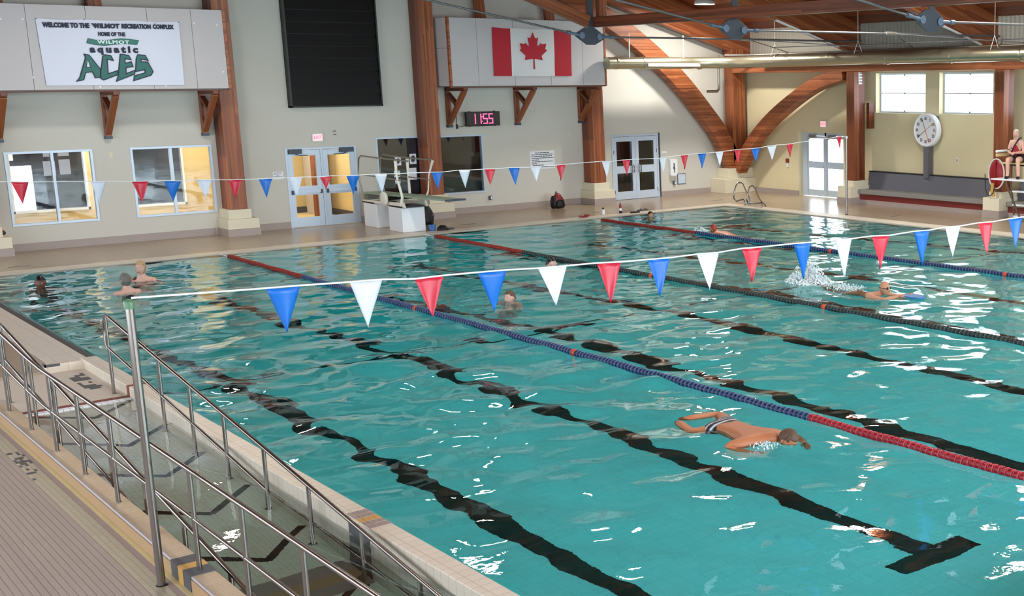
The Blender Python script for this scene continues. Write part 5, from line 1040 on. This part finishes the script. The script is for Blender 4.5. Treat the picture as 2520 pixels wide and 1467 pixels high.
def add_head(mb, T):
    P = [[T @ head_fn(d) for d in row] for row in sphere_pts()]; mb.grid(P)
    for sx in (-1, 1):   # ears
        vs = []; fs = []; n = 8
        for j in range(5):
            a = -PI / 2 + PI * j / 4
            for i in range(n):
                b = 2 * PI * i / n; vs.append(T @ Vector((sx * (0.078 + 0.008 * math.cos(a) * math.cos(b)), -0.012 + 0.017 * math.cos(a) * math.sin(b), -0.005 + 0.030 * math.sin(a))))
        for j in range(4):
            for i in range(n): fs.append((j * n + i, j * n + (i + 1) % n, (j + 1) * n + (i + 1) % n, (j + 1) * n + i))
        mb.add(vs, fs, 0, True)
def head_details(parent, T, hair='short', hm='hair', brows=True):
    mb = MB(); mw = MB(); ml = MB()
    for sx in (-1, 1):
        c = head_fn(Vector((sx * 0.36, 0.93, 0.06)).normalized()); c = Vector((sx * 0.029, c.y - 0.002, 0.008))
        mw.lathe([(0.001, -0.006), (0.010, -0.003), (0.0125, 0.002), (0.010, 0.006), (0.001, 0.008)], n=10, T=T @ Matrix.Translation(c) @ Matrix.Rotation(-PI / 2, 4, 'X') @ Matrix.Scale(1, 4))
        mb.lathe([(0.006, 0.006), (0.005, 0.0095), (0.001, 0.010)], n=10, T=T @ Matrix.Translation(c) @ Matrix.Rotation(-PI / 2, 4, 'X'))
        if brows: mb.box((c.x - 0.016, c.y + 0.004, 0.026), (c.x + 0.016, c.y + 0.010, 0.031), T=T)
    ml.box((-0.022, 0.084, -0.060), (0.022, 0.0915, -0.054), T=T)
    obj('eye', mw, 'eye_white', parent); obj('iris', mb, 'hair_dark', parent); obj('mouth', ml, 'lip', parent)
def head_shell(parent, T, name, m_, kind):
    """hair or cap: a shell just outside the head, cut by a hairline"""
    def keep(d):
        if kind == 'cap': return d.z > 0.30 - 0.42 * min(0, d.y) * -1 * -1 if False else d.z > (0.34 if d.y > 0 else 0.34 + 0.62 * d.y)
        if kind == 'short': return d.z > (0.50 if d.y > 0.45 else (0.30 if d.y > 0.12 else -0.40))
        return d.z > (0.52 if d.y > 0.45 else (0.25 if d.y > 0.16 else -0.80))
    rows = sphere_pts(40, 30); r = random.Random(5); vs = {}; mb = MB(); idx = {}
    off = {'cap': 1.05, 'short': 1.075, 'bob': 1.12}[kind]
    V = []
    for j, row in enumerate(rows):
        for i, d in enumerate(row):
            p = head_fn(d); k = off + (0 if kind == 'cap' else 0.025 * math.sin(i * 1.9 + j * 0.6) * (abs(d.z) < 0.97)); q = Vector((d.x * 0.076, d.y * 0.100, d.z * 0.118)) if kind == 'cap' or d.z > 0.1 else p
            V.append(T @ Vector((q.x * k, q.y * k, q.z * k)))
    n = 41; F = []
    for j in range(30):
        for i in range(40):
            if all(keep(rows[b][a]) for a, b in ((i, j), (i + 1, j), (i + 1, j + 1), (i, j + 1))): F.append((j * n + i, j * n + i + 1, (j + 1) * n + i + 1, (j + 1) * n + i))
    mb.add(V, F, 0, True); me = mb.mesh(name, m_); bm = bmesh.new(); bm.from_mesh(me); bmesh.ops.delete(bm, geom=[v for v in bm.verts if not v.link_faces], context='VERTS'); bmesh.ops.remove_doubles(bm, verts=bm.verts, dist=1e-5); bm.to_mesh(me); bm.free()
    o = bpy.data.objects.new(name, me); C.objects.link(o); o.parent = parent; me.transform(Matrix.Translation(-wloc(parent)))
    s_ = o.modifiers.new('thick', 'SOLIDIFY'); s_.thickness = 0.006; s_.offset = -1; return o
mat('eye_white', 'E8E4E0', 0.3); mat('hair_dark', '17110E', 0.5); mat('lip', '8C4440', 0.5); mat('hair_grey', '6E6862', 0.6, noise=0.25, nscale=60); mat('hair_blond', 'B79A72', 0.6, noise=0.2, nscale=60); mat('hair_brown', '5A4030', 0.6, noise=0.25, nscale=60); mat('hair_platinum', 'D8CDB8', 0.5, noise=0.15, nscale=60); mat('cap_black', '0B0B0E', 0.35); mat('cap_red', '9E2A1E', 0.35); mat('swim_navy', '14161F', 0.5); mat('vest_red', '9C1522', 0.6); mat('goggle', '0C0E12', 0.15)
for k in ('eye_white', 'hair_dark', 'lip', 'hair_grey', 'hair_blond', 'hair_brown', 'hair_platinum', 'cap_black', 'cap_red', 'swim_navy', 'vest_red', 'goggle'): M[k] = MATS[k]
def hand(mb, wrist, dirv, palm_n, curl=0.4, s=1.0):
    """palm and five separate tapered fingers"""
    d = Vector(dirv).normalized(); n_ = Vector(palm_n).normalized(); side = d.cross(n_).normalized(); w0 = Vector(wrist)
    mb.tube([w0 - d * 0.01, w0 + d * 0.03 * s, w0 + d * 0.075 * s, w0 + d * 0.092 * s], [0.024 * s, 0.034 * s, 0.038 * s, 0.028 * s], 10)
    for k, (o_, L_) in enumerate(((-0.030, 0.062), (-0.010, 0.074), (0.010, 0.070), (0.029, 0.055))):
        b = w0 + d * 0.082 * s + side * o_ * s; m_ = b + (d * math.cos(curl * 0.6) + n_ * math.sin(curl * 0.6)) * L_ * 0.5 * s; e = m_ + (d * math.cos(curl * 1.6) + n_ * math.sin(curl * 1.6)) * L_ * 0.5 * s
        mb.tube([b, m_, e], [0.0095 * s, 0.0085 * s, 0.006 * s], 7)
    b = w0 + d * 0.025 * s - side * 0.028 * s; mb.tube([b, b + (d * 0.6 - side * 0.7).normalized() * 0.035 * s, b + (d * 0.9 - side * 0.3 + n_ * 0.3).normalized() * 0.062 * s], [0.013 * s, 0.011 * s, 0.008 * s], 7)
def mesh_into(mb, me):
    o = len(mb.v); mb.v += [tuple(v.co) for v in me.vertices]
    for p in me.polygons: mb.f.append(tuple(i + o for i in p.vertices)); mb.mi.append(0); mb.sm.append(True)
def person(name_label, skin, joints, edges, radii, headT, hands=(), extra=None, root=0):
    """joints dict -> one skinned body with head, hands joined in; returns the top-level object"""
    keys = list(joints); me = skin_mesh([joints[k] for k in keys], [(keys.index(a), keys.index(b)) for a, b in edges], [radii.get(k, 0.05) for k in keys], 2, root=keys.index('pelvis'))
    mb = MB(); mesh_into(mb, me); add_head(mb, headT)
    for h in hands: hand(mb, *h)
    base = Vector(joints['pelvis']); o = bpy.data.objects.new('person', None)
    bpy.data.objects.remove(o); o = bpy.data.objects.new('person', mb.mesh('person', skin)); C.objects.link(o)
    o.data.transform(Matrix.Translation(-base)); o.location = base; return tag(o, name_label, 'person', 'swimmers and staff')
BODY_E = [('pelvis', 'waist'), ('waist', 'chest'), ('chest', 'neck'), ('neck', 'skull'), ('chest', 'shl'), ('shl', 'ell'), ('ell', 'wrl'), ('chest', 'shr'), ('shr', 'elr'), ('elr', 'wrr'), ('pelvis', 'hil'), ('hil', 'knl'), ('knl', 'anl'), ('anl', 'tol'), ('pelvis', 'hir'), ('hir', 'knr'), ('knr', 'anr'), ('anr', 'tor')]
BODY_R = dict(pelvis=(0.145, 0.11), waist=(0.13, 0.10), chest=(0.155, 0.115), neck=0.052, skull=0.055, shl=0.062, shr=0.062, ell=0.042, elr=0.042, wrl=0.027, wrr=0.027, hil=0.088, hir=0.088, knl=0.058, knr=0.058, anl=0.038, anr=0.038, tol=0.03, tor=0.03)
def suit(parent, verts, edges, radii, m_, name='swimsuit'):
    me = skin_mesh(verts, edges, radii, 2); me.materials.clear(); me.materials.append(M[m_]); me.transform(Matrix.Translation(-wloc(parent))); return obj(name, me, None, parent, local=True)
def upright_swimmer(label, x, y, hz, heading, skin, hair, hm, s=1.0, suit_m=None, arms=0.35, tilt=(0, 0)):
    """someone standing or treading water; hz is the height of the head centre above the water"""
    f = Vector((math.cos(heading), math.sin(heading), 0)); r_ = Vector((f.y, -f.x, 0)); H = Vector((x, y, hz)); Z = Vector((0, 0, 1))
    P = lambda a, b, c: H + f * a * s + r_ * b * s + Z * c * s
    J = dict(pelvis=P(-0.04, 0, -0.86), waist=P(-0.04, 0, -0.62), chest=P(-0.03, 0, -0.325), neck=P(-0.015, 0, -0.145), skull=P(-0.01, 0, -0.05), shr=P(-0.03, 0.17, -0.225), elr=P(0.10, 0.36, -0.42), wrr=P(0.34, 0.36, -0.40), shl=P(-0.03, -0.17, -0.225), ell=P(0.10, -0.36, -0.42), wrl=P(0.34, -0.36, -0.40),
             hir=P(-0.04, 0.10, -0.92), knr=P(0.14, 0.14, -1.28), anr=P(-0.08, 0.13, -1.62), tor=P(0.08, 0.14, -1.68), hil=P(-0.04, -0.10, -0.92), knl=P(0.10, -0.14, -1.30), anl=P(-0.10, -0.13, -1.64), tol=P(0.06, -0.14, -1.70))
    zb = zfloor(y) + 0.06
    for k in J:
        if J[k].z < zb: J[k] = Vector((J[k].x, J[k].y, zb + 0.02 * (k[0] == 'k')))
    R_ = {k: (tuple(q * s for q in v) if isinstance(v, tuple) else v * s) for k, v in BODY_R.items()}
    fw = Vector((f.x, f.y, tilt[0])); T = frame_mat(H, fw, s=s)
    hands = [(J['wrr'], f, (0, 0, -1), 0.3, s), (J['wrl'], f, (0, 0, -1), 0.3, s)]
    o = person(label, skin, J, BODY_E, R_, T, hands); head_details(o, T); head_shell(o, T, 'cap' if hair == 'cap' else 'hair', hm, hair)
    if suit_m:
        suit(o, [P(-0.04, 0, -0.86), P(-0.04, 0, -0.62), P(-0.035, 0, -0.42)], [(0, 1), (1, 2)], [(0.155 * s, 0.12 * s), (0.14 * s, 0.11 * s), (0.16 * s, 0.12 * s)], suit_m)
        for q in (-1, 1): obj('strap', MB().tube([P(0.08, 0.07 * q, -0.40), P(0.065, 0.09 * q, -0.27), P(-0.02, 0.10 * q, -0.160), P(-0.115, 0.085 * q, -0.25), P(-0.145, 0.06 * q, -0.38)], 0.017 * s, 8), suit_m, o)
    return o
upright_swimmer('swimmer in a black cap far left, head just above the water', 0.95, 22.7, 0.085, -1.9, 'skinD', 'cap', 'cap_black', 1.22)
upright_swimmer('grey haired swimmer seen from behind with black suit straps', 1.98, 20.85, 0.22, 1.75, 'skinL', 'bob', 'hair_grey', 1.1, 'swim_navy')
upright_swimmer('fair haired swimmer in a black suit facing two others at the far left', 2.58, 22.1, 0.26, -2.2, 'skinL', 'bob', 'hair_blond', 1.2, 'swim_navy')
upright_swimmer('brown haired child swimmer with chin in the water between two blue pennants', 6.57, 14.62, 0.06, -2.9, 'skinL', 'short', 'hair_brown', 1.08)
upright_swimmer('swimmer in a black cap beside the green lane rope facing right', 9.3, 17.72, 0.075, -0.35, 'skinL', 'cap', 'cap_black', 1.08)
upright_swimmer('dark haired swimmer nearest the far corner, low in the water', 16.5, 24.15, 0.055, -1.6, 'skin', 'short', 'hair_dark', 0.95)
# red capped swimmer moving away, back out of the water
def prone(label, head, hdir, back, skin, J, hair, hm, s=1.0, hands=()):
    T = frame_mat(head, hdir, s=s); o = person(label, skin, J, BODY_E, BODY_R, T, hands); head_details(o, T, brows=False)
    if hair: head_shell(o, T, 'cap' if hair == 'cap' else 'hair', hm, hair)
    return o
Vc = Vector
J = dict(pelvis=Vc((15.28, 18.95, -0.08)), waist=Vc((15.30, 19.20, -0.04)), chest=Vc((15.34, 19.48, -0.02)), neck=Vc((15.38, 19.66, 0.03)), skull=Vc((15.40, 19.78, 0.06)), shr=Vc((15.52, 19.52, 0.0)), elr=Vc((15.66, 19.75, -0.10)), wrr=Vc((15.6, 19.98, -0.14)), shl=Vc((15.17, 19.52, 0.0)), ell=Vc((15.02, 19.74, -0.08)), wrl=Vc((15.1, 20.0, -0.12)),
         hir=Vc((15.38, 18.88, -0.10)), knr=Vc((15.45, 18.45, -0.16)), anr=Vc((15.42, 18.05, -0.12)), tor=Vc((15.42, 17.9, -0.12)), hil=Vc((15.18, 18.88, -0.10)), knl=Vc((15.1, 18.45, -0.14)), anl=Vc((15.12, 18.05, -0.14)), tol=Vc((15.1, 17.9, -0.14)))
prone('swimmer in a dark red cap swimming away, bare back above the water', (15.40, 19.86, 0.10), (0.05, 1, 0.1), None, 'skinT', J, 'cap', 'cap_red', 1.05, [(J['wrr'], (0, 1, 0), (0, 0, -1)), (J['wrl'], (0, 1, 0), (0, 0, -1))])
# shaven headed kickboard swimmer with goggles
J = dict(pelvis=Vc((11.62, 10.95, -0.16)), waist=Vc((11.60, 10.68, -0.12)), chest=Vc((11.58, 10.38, -0.07)), neck=Vc((11.56, 10.20, 0.02)), skull=Vc((11.55, 10.12, 0.10)), shr=Vc((11.38, 10.30, -0.02)), elr=Vc((11.42, 9.98, -0.04)), wrr=Vc((11.66, 9.78, 0.03)), shl=Vc((11.76, 10.30, -0.02)), ell=Vc((11.86, 10.0, -0.04)), wrl=Vc((11.86, 9.76, 0.03)),
         hir=Vc((11.52, 11.05, -0.17)), knr=Vc((11.52, 11.45, -0.16)), anr=Vc((11.54, 11.75, -0.05)), tor=Vc((11.55, 11.9, -0.02)), hil=Vc((11.72, 11.05, -0.17)), knl=Vc((11.76, 11.45, -0.22)), anl=Vc((11.78, 11.82, -0.2)), tol=Vc((11.78, 12.0, -0.18)))
T8 = frame_mat((11.55, 10.06, 0.155), (0.12, -1, -0.05), s=1.06)
o = person('shaven headed swimmer in goggles holding a blue kickboard', 'skin', J, BODY_E, BODY_R, T8, [(J['wrr'], (0.2, -1, 0), (0, 0, -1)), (J['wrl'], (0, -1, 0), (0, 0, -1))]); head_details(o, T8)
g = MB()
for sx in (-1, 1): g.lathe([(0.004, 0.0), (0.024, 0.0), (0.022, 0.014), (0.004, 0.018)], n=14, T=T8 @ Matrix.Translation((sx * 0.031, 0.078, 0.010)) @ Matrix.Rotation(-PI / 2, 4, 'X'))
g.tube([T8 @ Vector((math.sin(a) * 0.080, math.cos(a) * 0.096, 0.012)) for a in np.linspace(0.4, 2 * PI - 0.4, 22)], 0.006, 6)
obj('goggles', g, 'goggle', o)
suit(o, [(11.62, 10.80, -0.15), (11.62, 10.98, -0.165), (11.52, 11.1, -0.17), (11.52, 11.25, -0.17), (11.72, 11.1, -0.17), (11.75, 11.25, -0.19)], [(0, 1), (1, 2), (2, 3), (1, 4), (4, 5)], [0.14, 0.15, 0.10, 0.085, 0.10, 0.085], 'swim_navy', 'trunks')
t = thing('kickboard', 'blue foam kickboard held out in front of the shaven headed swimmer', 'kickboard', (11.8, 9.58, 0.03)); obj('board', MB().prism([(-0.15, 0.22), (0.15, 0.22), (0.15, -0.08), (0.10, -0.20), (0, -0.24), (-0.10, -0.20), (-0.15, -0.08)], TZ, -0.012, 0.018), 'blue', t, local=True, bevel=0.006)
for x, y, z, a, lb in ((11.55, 12.0, -0.01, 0.2, 'upper'), (11.80, 12.15, -0.17, -0.1, 'lower')):
    t = thing('swim_fin', 'dark blue swim fin kicking up spray, the %s one of the pair' % lb, 'swim fin', (x, y, z), a); obj('blade', MB().hexa([(-0.05, -0.1, -0.025), (0.05, -0.1, -0.025), (0.10, 0.32, 0.0), (-0.10, 0.32, 0.0), (-0.045, -0.1, 0.035), (0.045, -0.1, 0.035), (0.10, 0.32, 0.01), (-0.10, 0.32, 0.01)]), 'float_b', t, local=True); obj('foot_pocket', rounded(MB(), (0, -0.10, 0.0), (0.055, 0.14, 0.04)), 'dark', t, local=True)
# breaststroke swimmer in striped shorts
J = dict(pelvis=Vc((4.13, 5.42, -0.07)), waist=Vc((4.10, 5.16, -0.06)), chest=Vc((4.06, 4.88, -0.05)), neck=Vc((4.10, 4.66, 0.03)), skull=Vc((4.15, 4.57, 0.04)), shr=Vc((3.86, 4.80, -0.01)), elr=Vc((3.66, 4.90, -0.03)), wrr=Vc((3.80, 4.62, -0.13)), shl=Vc((4.28, 4.78, -0.01)), ell=Vc((4.50, 4.72, -0.10)), wrl=Vc((4.42, 4.46, -0.18)),
         hir=Vc((4.02, 5.52, -0.08)), knr=Vc((3.78, 5.66, -0.08)), anr=Vc((3.86, 5.98, -0.03)), tor=Vc((3.92, 6.12, -0.06)), hil=Vc((4.24, 5.54, -0.08)), knl=Vc((4.44, 5.98, -0.06)), anl=Vc((4.06, 6.04, -0.02)), tol=Vc((3.98, 6.18, -0.06)))
T9 = frame_mat((4.18, 4.47, 0.035), (0.12, -0.75, -0.65), s=1.12)
o = person('breaststroke swimmer with a bare tanned back and striped grey shorts', 'skinT', J, BODY_E, dict(BODY_R, chest=(0.17, 0.14), pelvis=(0.155, 0.13), waist=(0.15, 0.125), neck=0.065, shl=0.08, shr=0.08, elr=0.055, ell=0.055, wrr=0.036, wrl=0.036, hil=0.11, hir=0.11, knl=0.075, knr=0.075, anl=0.05, anr=0.05), T9, [(J['wrr'], (0.5, -0.8, -0.2), (0, 0, -1)), (J['wrl'], (-0.5, -0.8, -0.2), (0, 0, -1))]); head_details(o, T9, brows=False); head_shell(o, T9, 'hair', 'hair_brown', 'short')
SH = mat('striped_shorts', '3C3F45', 0.6); nt = SH.node_tree; b = nt.nodes['Principled BSDF']; tc = nt.nodes.new('ShaderNodeTexCoord'); wv = nt.nodes.new('ShaderNodeTexWave'); wv.bands_direction = 'Y'; wv.inputs['Scale'].default_value = 4.2; wv.inputs['Distortion'].default_value = 1.2; rp = nt.nodes.new('ShaderNodeValToRGB'); rp.color_ramp.interpolation = 'CONSTANT'
rp.color_ramp.elements[0].color = srgb('14161A'); rp.color_ramp.elements[1].color = srgb('6A6E76'); rp.color_ramp.elements[1].position = 0.42; e = rp.color_ramp.elements.new(0.84); e.color = srgb('C9CCD4')
nt.links.new(tc.outputs['Object'], wv.inputs['Vector']); nt.links.new(wv.outputs[0], rp.inputs[0]); nt.links.new(rp.outputs[0], b.inputs['Base Color']); M['striped_shorts'] = SH
suit(o, [(4.115, 5.26, -0.065), (4.13, 5.43, -0.07), (4.01, 5.54, -0.08), (3.87, 5.61, -0.08), (4.25, 5.56, -0.08), (4.35, 5.78, -0.07)], [(0, 1), (1, 2), (2, 3), (1, 4), (4, 5)], [(0.163, 0.137), (0.172, 0.147), 0.13, 0.112, 0.13, 0.108], 'striped_shorts', 'shorts')
# lifeguard on the high chair
ch = thing('lifeguard_chair', 'tall white lifeguard chair with tubular legs and footplate at the right edge', 'chair', (22.5, 15.2, 0.02))
for pts in (((22.02, 15.62, 1.22), (22.66, 15.50, 0.02)), ((22.02, 14.8, 1.22), (22.66, 14.7, 0.02)), ((22.5, 15.85, 1.66), (22.62, 15.88, 1.25), (22.9, 15.92, 0.02)), ((22.5, 14.7, 1.66), (22.9, 14.6, 0.02))):
    obj('leg', MB().tube(pts, 0.028, 10), 'steel', ch)
obj('footplate', MB().box((21.72, 14.7, 1.20), (22.18, 15.84, 1.235)), 'white', ch, bevel=0.008); obj('seat', MB().box((22.22, 14.85, 1.60), (22.72, 15.85, 1.645)), mat('cream_seat', 'D9C48C', 0.5), ch, bevel=0.01); obj('under_seat_frame', MB().box((22.26, 14.9, 1.56), (22.70, 15.84, 1.60)), 'dark', ch)  # dark frame under the seat
obj('backrest', MB().box((22.70, 15.1, 1.82), (22.74, 15.6, 2.15)), 'cream_seat' if 'cream_seat' in M else MATS['cream_seat'], ch, bevel=0.01)
for y in (15.92, 14.75): obj('armrest', MB().tube([(22.05, y, 1.94), (22.75, y, 1.94)], 0.032, 12), 'white', ch); obj('arm_board', MB().box((22.05, y - 0.02, 1.80), (22.8, y + 0.02, 1.88)), MATS['cream_seat'], ch)
for z, x0 in ((0.10, 22.85), (0.42, 22.80), (0.80, 22.75)): obj('rung', MB().box((x0 - 0.04, 14.6, z), (x0 + 0.06, 15.9, z + 0.04)), 'white', ch)
f = Vector((-0.93, -0.36, 0)).normalized(); r_ = Vector((f.y, -f.x, 0)); B0 = Vector((22.44, 15.52, 1.645))
P = lambda a, b, c: B0 + f * a + r_ * b + Vector((0, 0, 1)) * c
J = dict(pelvis=P(0, 0, 0.10), waist=P(0.03, 0, 0.28), chest=P(0.07, 0, 0.46), neck=P(0.10, 0, 0.61), skull=P(0.12, 0, 0.70), shr=P(0.07, 0.155, 0.55), elr=P(0.10, 0.21, 0.28), wrr=P(0.30, 0.06, 0.25), shl=P(0.07, -0.155, 0.55), ell=P(0.10, -0.21, 0.28), wrl=P(0.31, -0.04, 0.27),
         hir=P(0.04, 0.10, 0.08), knr=P(0.44, 0.13, 0.10), anr=P(0.42, 0.13, -0.33), tor=P(0.56, 0.14, -0.375), hil=P(0.04, -0.10, 0.08), knl=P(0.44, -0.15, 0.10), anl=P(0.46, -0.18, -0.33), tol=P(0.60, -0.20, -0.375))
TL = frame_mat(P(0.13, 0, 0.765), f + Vector((0.05, -0.25, -0.08)), s=0.98); R2 = dict(BODY_R, chest=(0.118, 0.088), waist=(0.10, 0.08), pelvis=(0.13, 0.10), shl=0.05, shr=0.05, ell=0.036, elr=0.036, neck=0.043, hil=0.085, hir=0.085, knl=0.055, knr=0.055)
o = person('seated lifeguard in a red vest with hands clasped on the high chair', 'skinL', J, BODY_E, R2, TL, [(J['wrr'], f - r_ * 0.6, (0, 0, -1), 0.8, 0.9), (J['wrl'], f + r_ * 0.6, (0, 0, -1), 0.8, 0.9)]); head_details(o, TL)
head_shell(o, TL, 'hair', 'hair_platinum', 'bob'); obj('ponytail', MB().tube([TL @ Vector((0, -0.10, 0.05)), TL @ Vector((0, -0.15, 0.02)), TL @ Vector((0, -0.16, -0.08)), TL @ Vector((0, -0.14, -0.18))], [0.025, 0.035, 0.028, 0.008], 10), 'hair_platinum', o)
suit(o, [P(0.0, 0, 0.12), P(0.03, 0, 0.28), P(0.07, 0, 0.46), P(0.075, 0.09, 0.56), P(0.075, -0.09, 0.56)], [(0, 1), (1, 2), (2, 3), (2, 4)], [(0.145, 0.118), (0.122, 0.102), (0.138, 0.108), (0.058, 0.058), (0.058, 0.058)], 'vest_red', 'vest')
suit(o, [P(0, 0, 0.10), P(0.05, 0.10, 0.09), P(0.18, 0.11, 0.09), P(0.05, -0.10, 0.09), P(0.18, -0.12, 0.09)], [(0, 1), (1, 2), (0, 3), (3, 4)], [(0.145, 0.115), 0.092, 0.085, 0.092, 0.085], 'bag_b', 'shorts')
for a in ('r', 'l'): obj('shoe', MB().tube([J['an' + a] + Vector((0, 0, -0.01)) - f * 0.04, J['an' + a] + Vector((0, 0, -0.035)), J['to' + a] + Vector((0, 0, 0.0)), J['to' + a] + f * 0.06], [0.035, 0.046, 0.040, 0.022], 10), 'bag_b', o)
obj('strap', MB().tube([P(-0.02, -0.10, 0.66), P(0.13, -0.07, 0.62), P(0.225, 0.01, 0.46), P(0.215, 0.09, 0.30), P(0.13, 0.16, 0.20)], 0.020, 8), 'bag_b', o, label='black shoulder strap'); obj('armband', MB().tube([J['elr'] + Vector((0, 0, 0.06)), J['elr'] + Vector((0, 0, 0.085))], 0.043, 12), 'bag_b', o)
t = thing('rescue_can', 'red rescue buoy with white rim and yellow strap hung on the post behind the lifeguard', 'rescue buoy', (22.8, 16.62, 1.25))
TR = Matrix.Translation((22.86, 16.50, 1.22)); obj('body', rounded(MB(), (22.90, 16.55, 1.26), (0.10, 0.27, 0.41), k=2.1), 'float_r', t); obj('rim', MB().tube([(22.86, 16.55 + 0.27 * math.cos(a), 1.26 + 0.41 * math.sin(a)) for a in np.linspace(0, 2 * PI, 30)[:-1]], 0.022, 8, closed=True), 'white_cloth', t)
obj('rib', MB().box((22.78, 16.52, 0.92), (22.82, 16.56, 1.60)), 'maroon', t); obj('strap', MB().tube([(22.80, 16.62, 1.0), (22.78, 16.62, 0.80), (22.79, 16.58, 0.62)], [0.05, 0.06, 0.04], 8), 'ochre', t); obj('cord', MB().tube([(22.74, 16.86, 1.25), (22.74, 16.84, 0.85), (22.74, 16.76, 0.68), (22.74, 16.66, 0.64), (22.74, 16.56, 0.74), (22.75, 16.50, 0.95)], 0.012, 6), 'bag_b', t)
t = thing('drink_cup', 'dark green cup standing on the chair arm behind the lifeguard', 'cup', (22.72, 15.72, 1.645)); obj('cup', MB().lathe([(0.035, 0), (0.045, 0.34), (0.048, 0.36), (0.04, 0.36)], n=14), mat('green_cup', '34453A', 0.4), t, local=True)
# hose reel end at the far left wall
t = thing('fire_hose_reel', 'orange brown object on the base at the far left edge', 'fitting', (1.2, 28.5, 0.46)); obj('body', rounded(MB(), (1.30, 28.45, 0.56), (0.20, 0.10, 0.08)), 'float_o', t); obj('hub', rounded(MB(), (1.42, 28.38, 0.55), (0.07, 0.05, 0.05)), 'dark', t)
# spray thrown up by the fins and small white water
def spray(name, c, n, sx, sy, sz, seed, label, rmin=0.005, rmax=0.018):
    r = random.Random(seed); ico = [(0, 0, 1), (0.89, 0, 0.45), (0.28, 0.85, 0.45), (-0.72, 0.53, 0.45), (-0.72, -0.53, 0.45), (0.28, -0.85, 0.45), (0.72, 0.53, -0.45), (-0.28, 0.85, -0.45), (-0.89, 0, -0.45), (-0.28, -0.85, -0.45), (0.72, -0.53, -0.45), (0, 0, -1)]
    F = [(0, 1, 2), (0, 2, 3), (0, 3, 4), (0, 4, 5), (0, 5, 1), (1, 6, 2), (2, 7, 3), (3, 8, 4), (4, 9, 5), (5, 10, 1), (6, 7, 2), (7, 8, 3), (8, 9, 4), (9, 10, 5), (10, 6, 1), (11, 7, 6), (11, 8, 7), (11, 9, 8), (11, 10, 9), (11, 6, 10)]
    mb = MB()
    for _ in range(n):
        h = r.random() ** 2.0; a = r.uniform(0, 2 * PI); q = r.random() ** 0.6 * (1 - h * 0.75); x, y, z = c[0] + sx * q * math.cos(a), c[1] + sy * q * math.sin(a), 0.005 + sz * h * (0.6 + 0.4 * math.sin(3 * a))
        k = r.uniform(rmin, rmax) * (1.15 - 0.6 * h); st_ = r.uniform(1, 2.2); mb.add([(x + u * k, y + v * k, z + w_ * k * st_) for u, v, w_ in ico], F, 0, True)
    o = obj(name, mb, 'foam'); return tag(o, label, 'water spray', kind='stuff')
spray('water_spray', (11.72, 12.25), 2600, 0.42, 0.55, 0.48, 3, 'burst of white spray thrown up behind the kickboard swimmer')
spray('water_spray', (11.75, 11.3), 500, 0.35, 0.7, 0.05, 4, 'scattered white foam along the kickboard swimmer', 0.004, 0.012)
spray('water_spray', (15.35, 20.35), 260, 0.28, 0.25, 0.14, 5, 'small splash in front of the red capped swimmer')
spray('water_spray', (4.0, 4.62), 260, 0.22, 0.22, 0.03, 6, 'thin foam beside the head of the breaststroke swimmer', 0.003, 0.008)
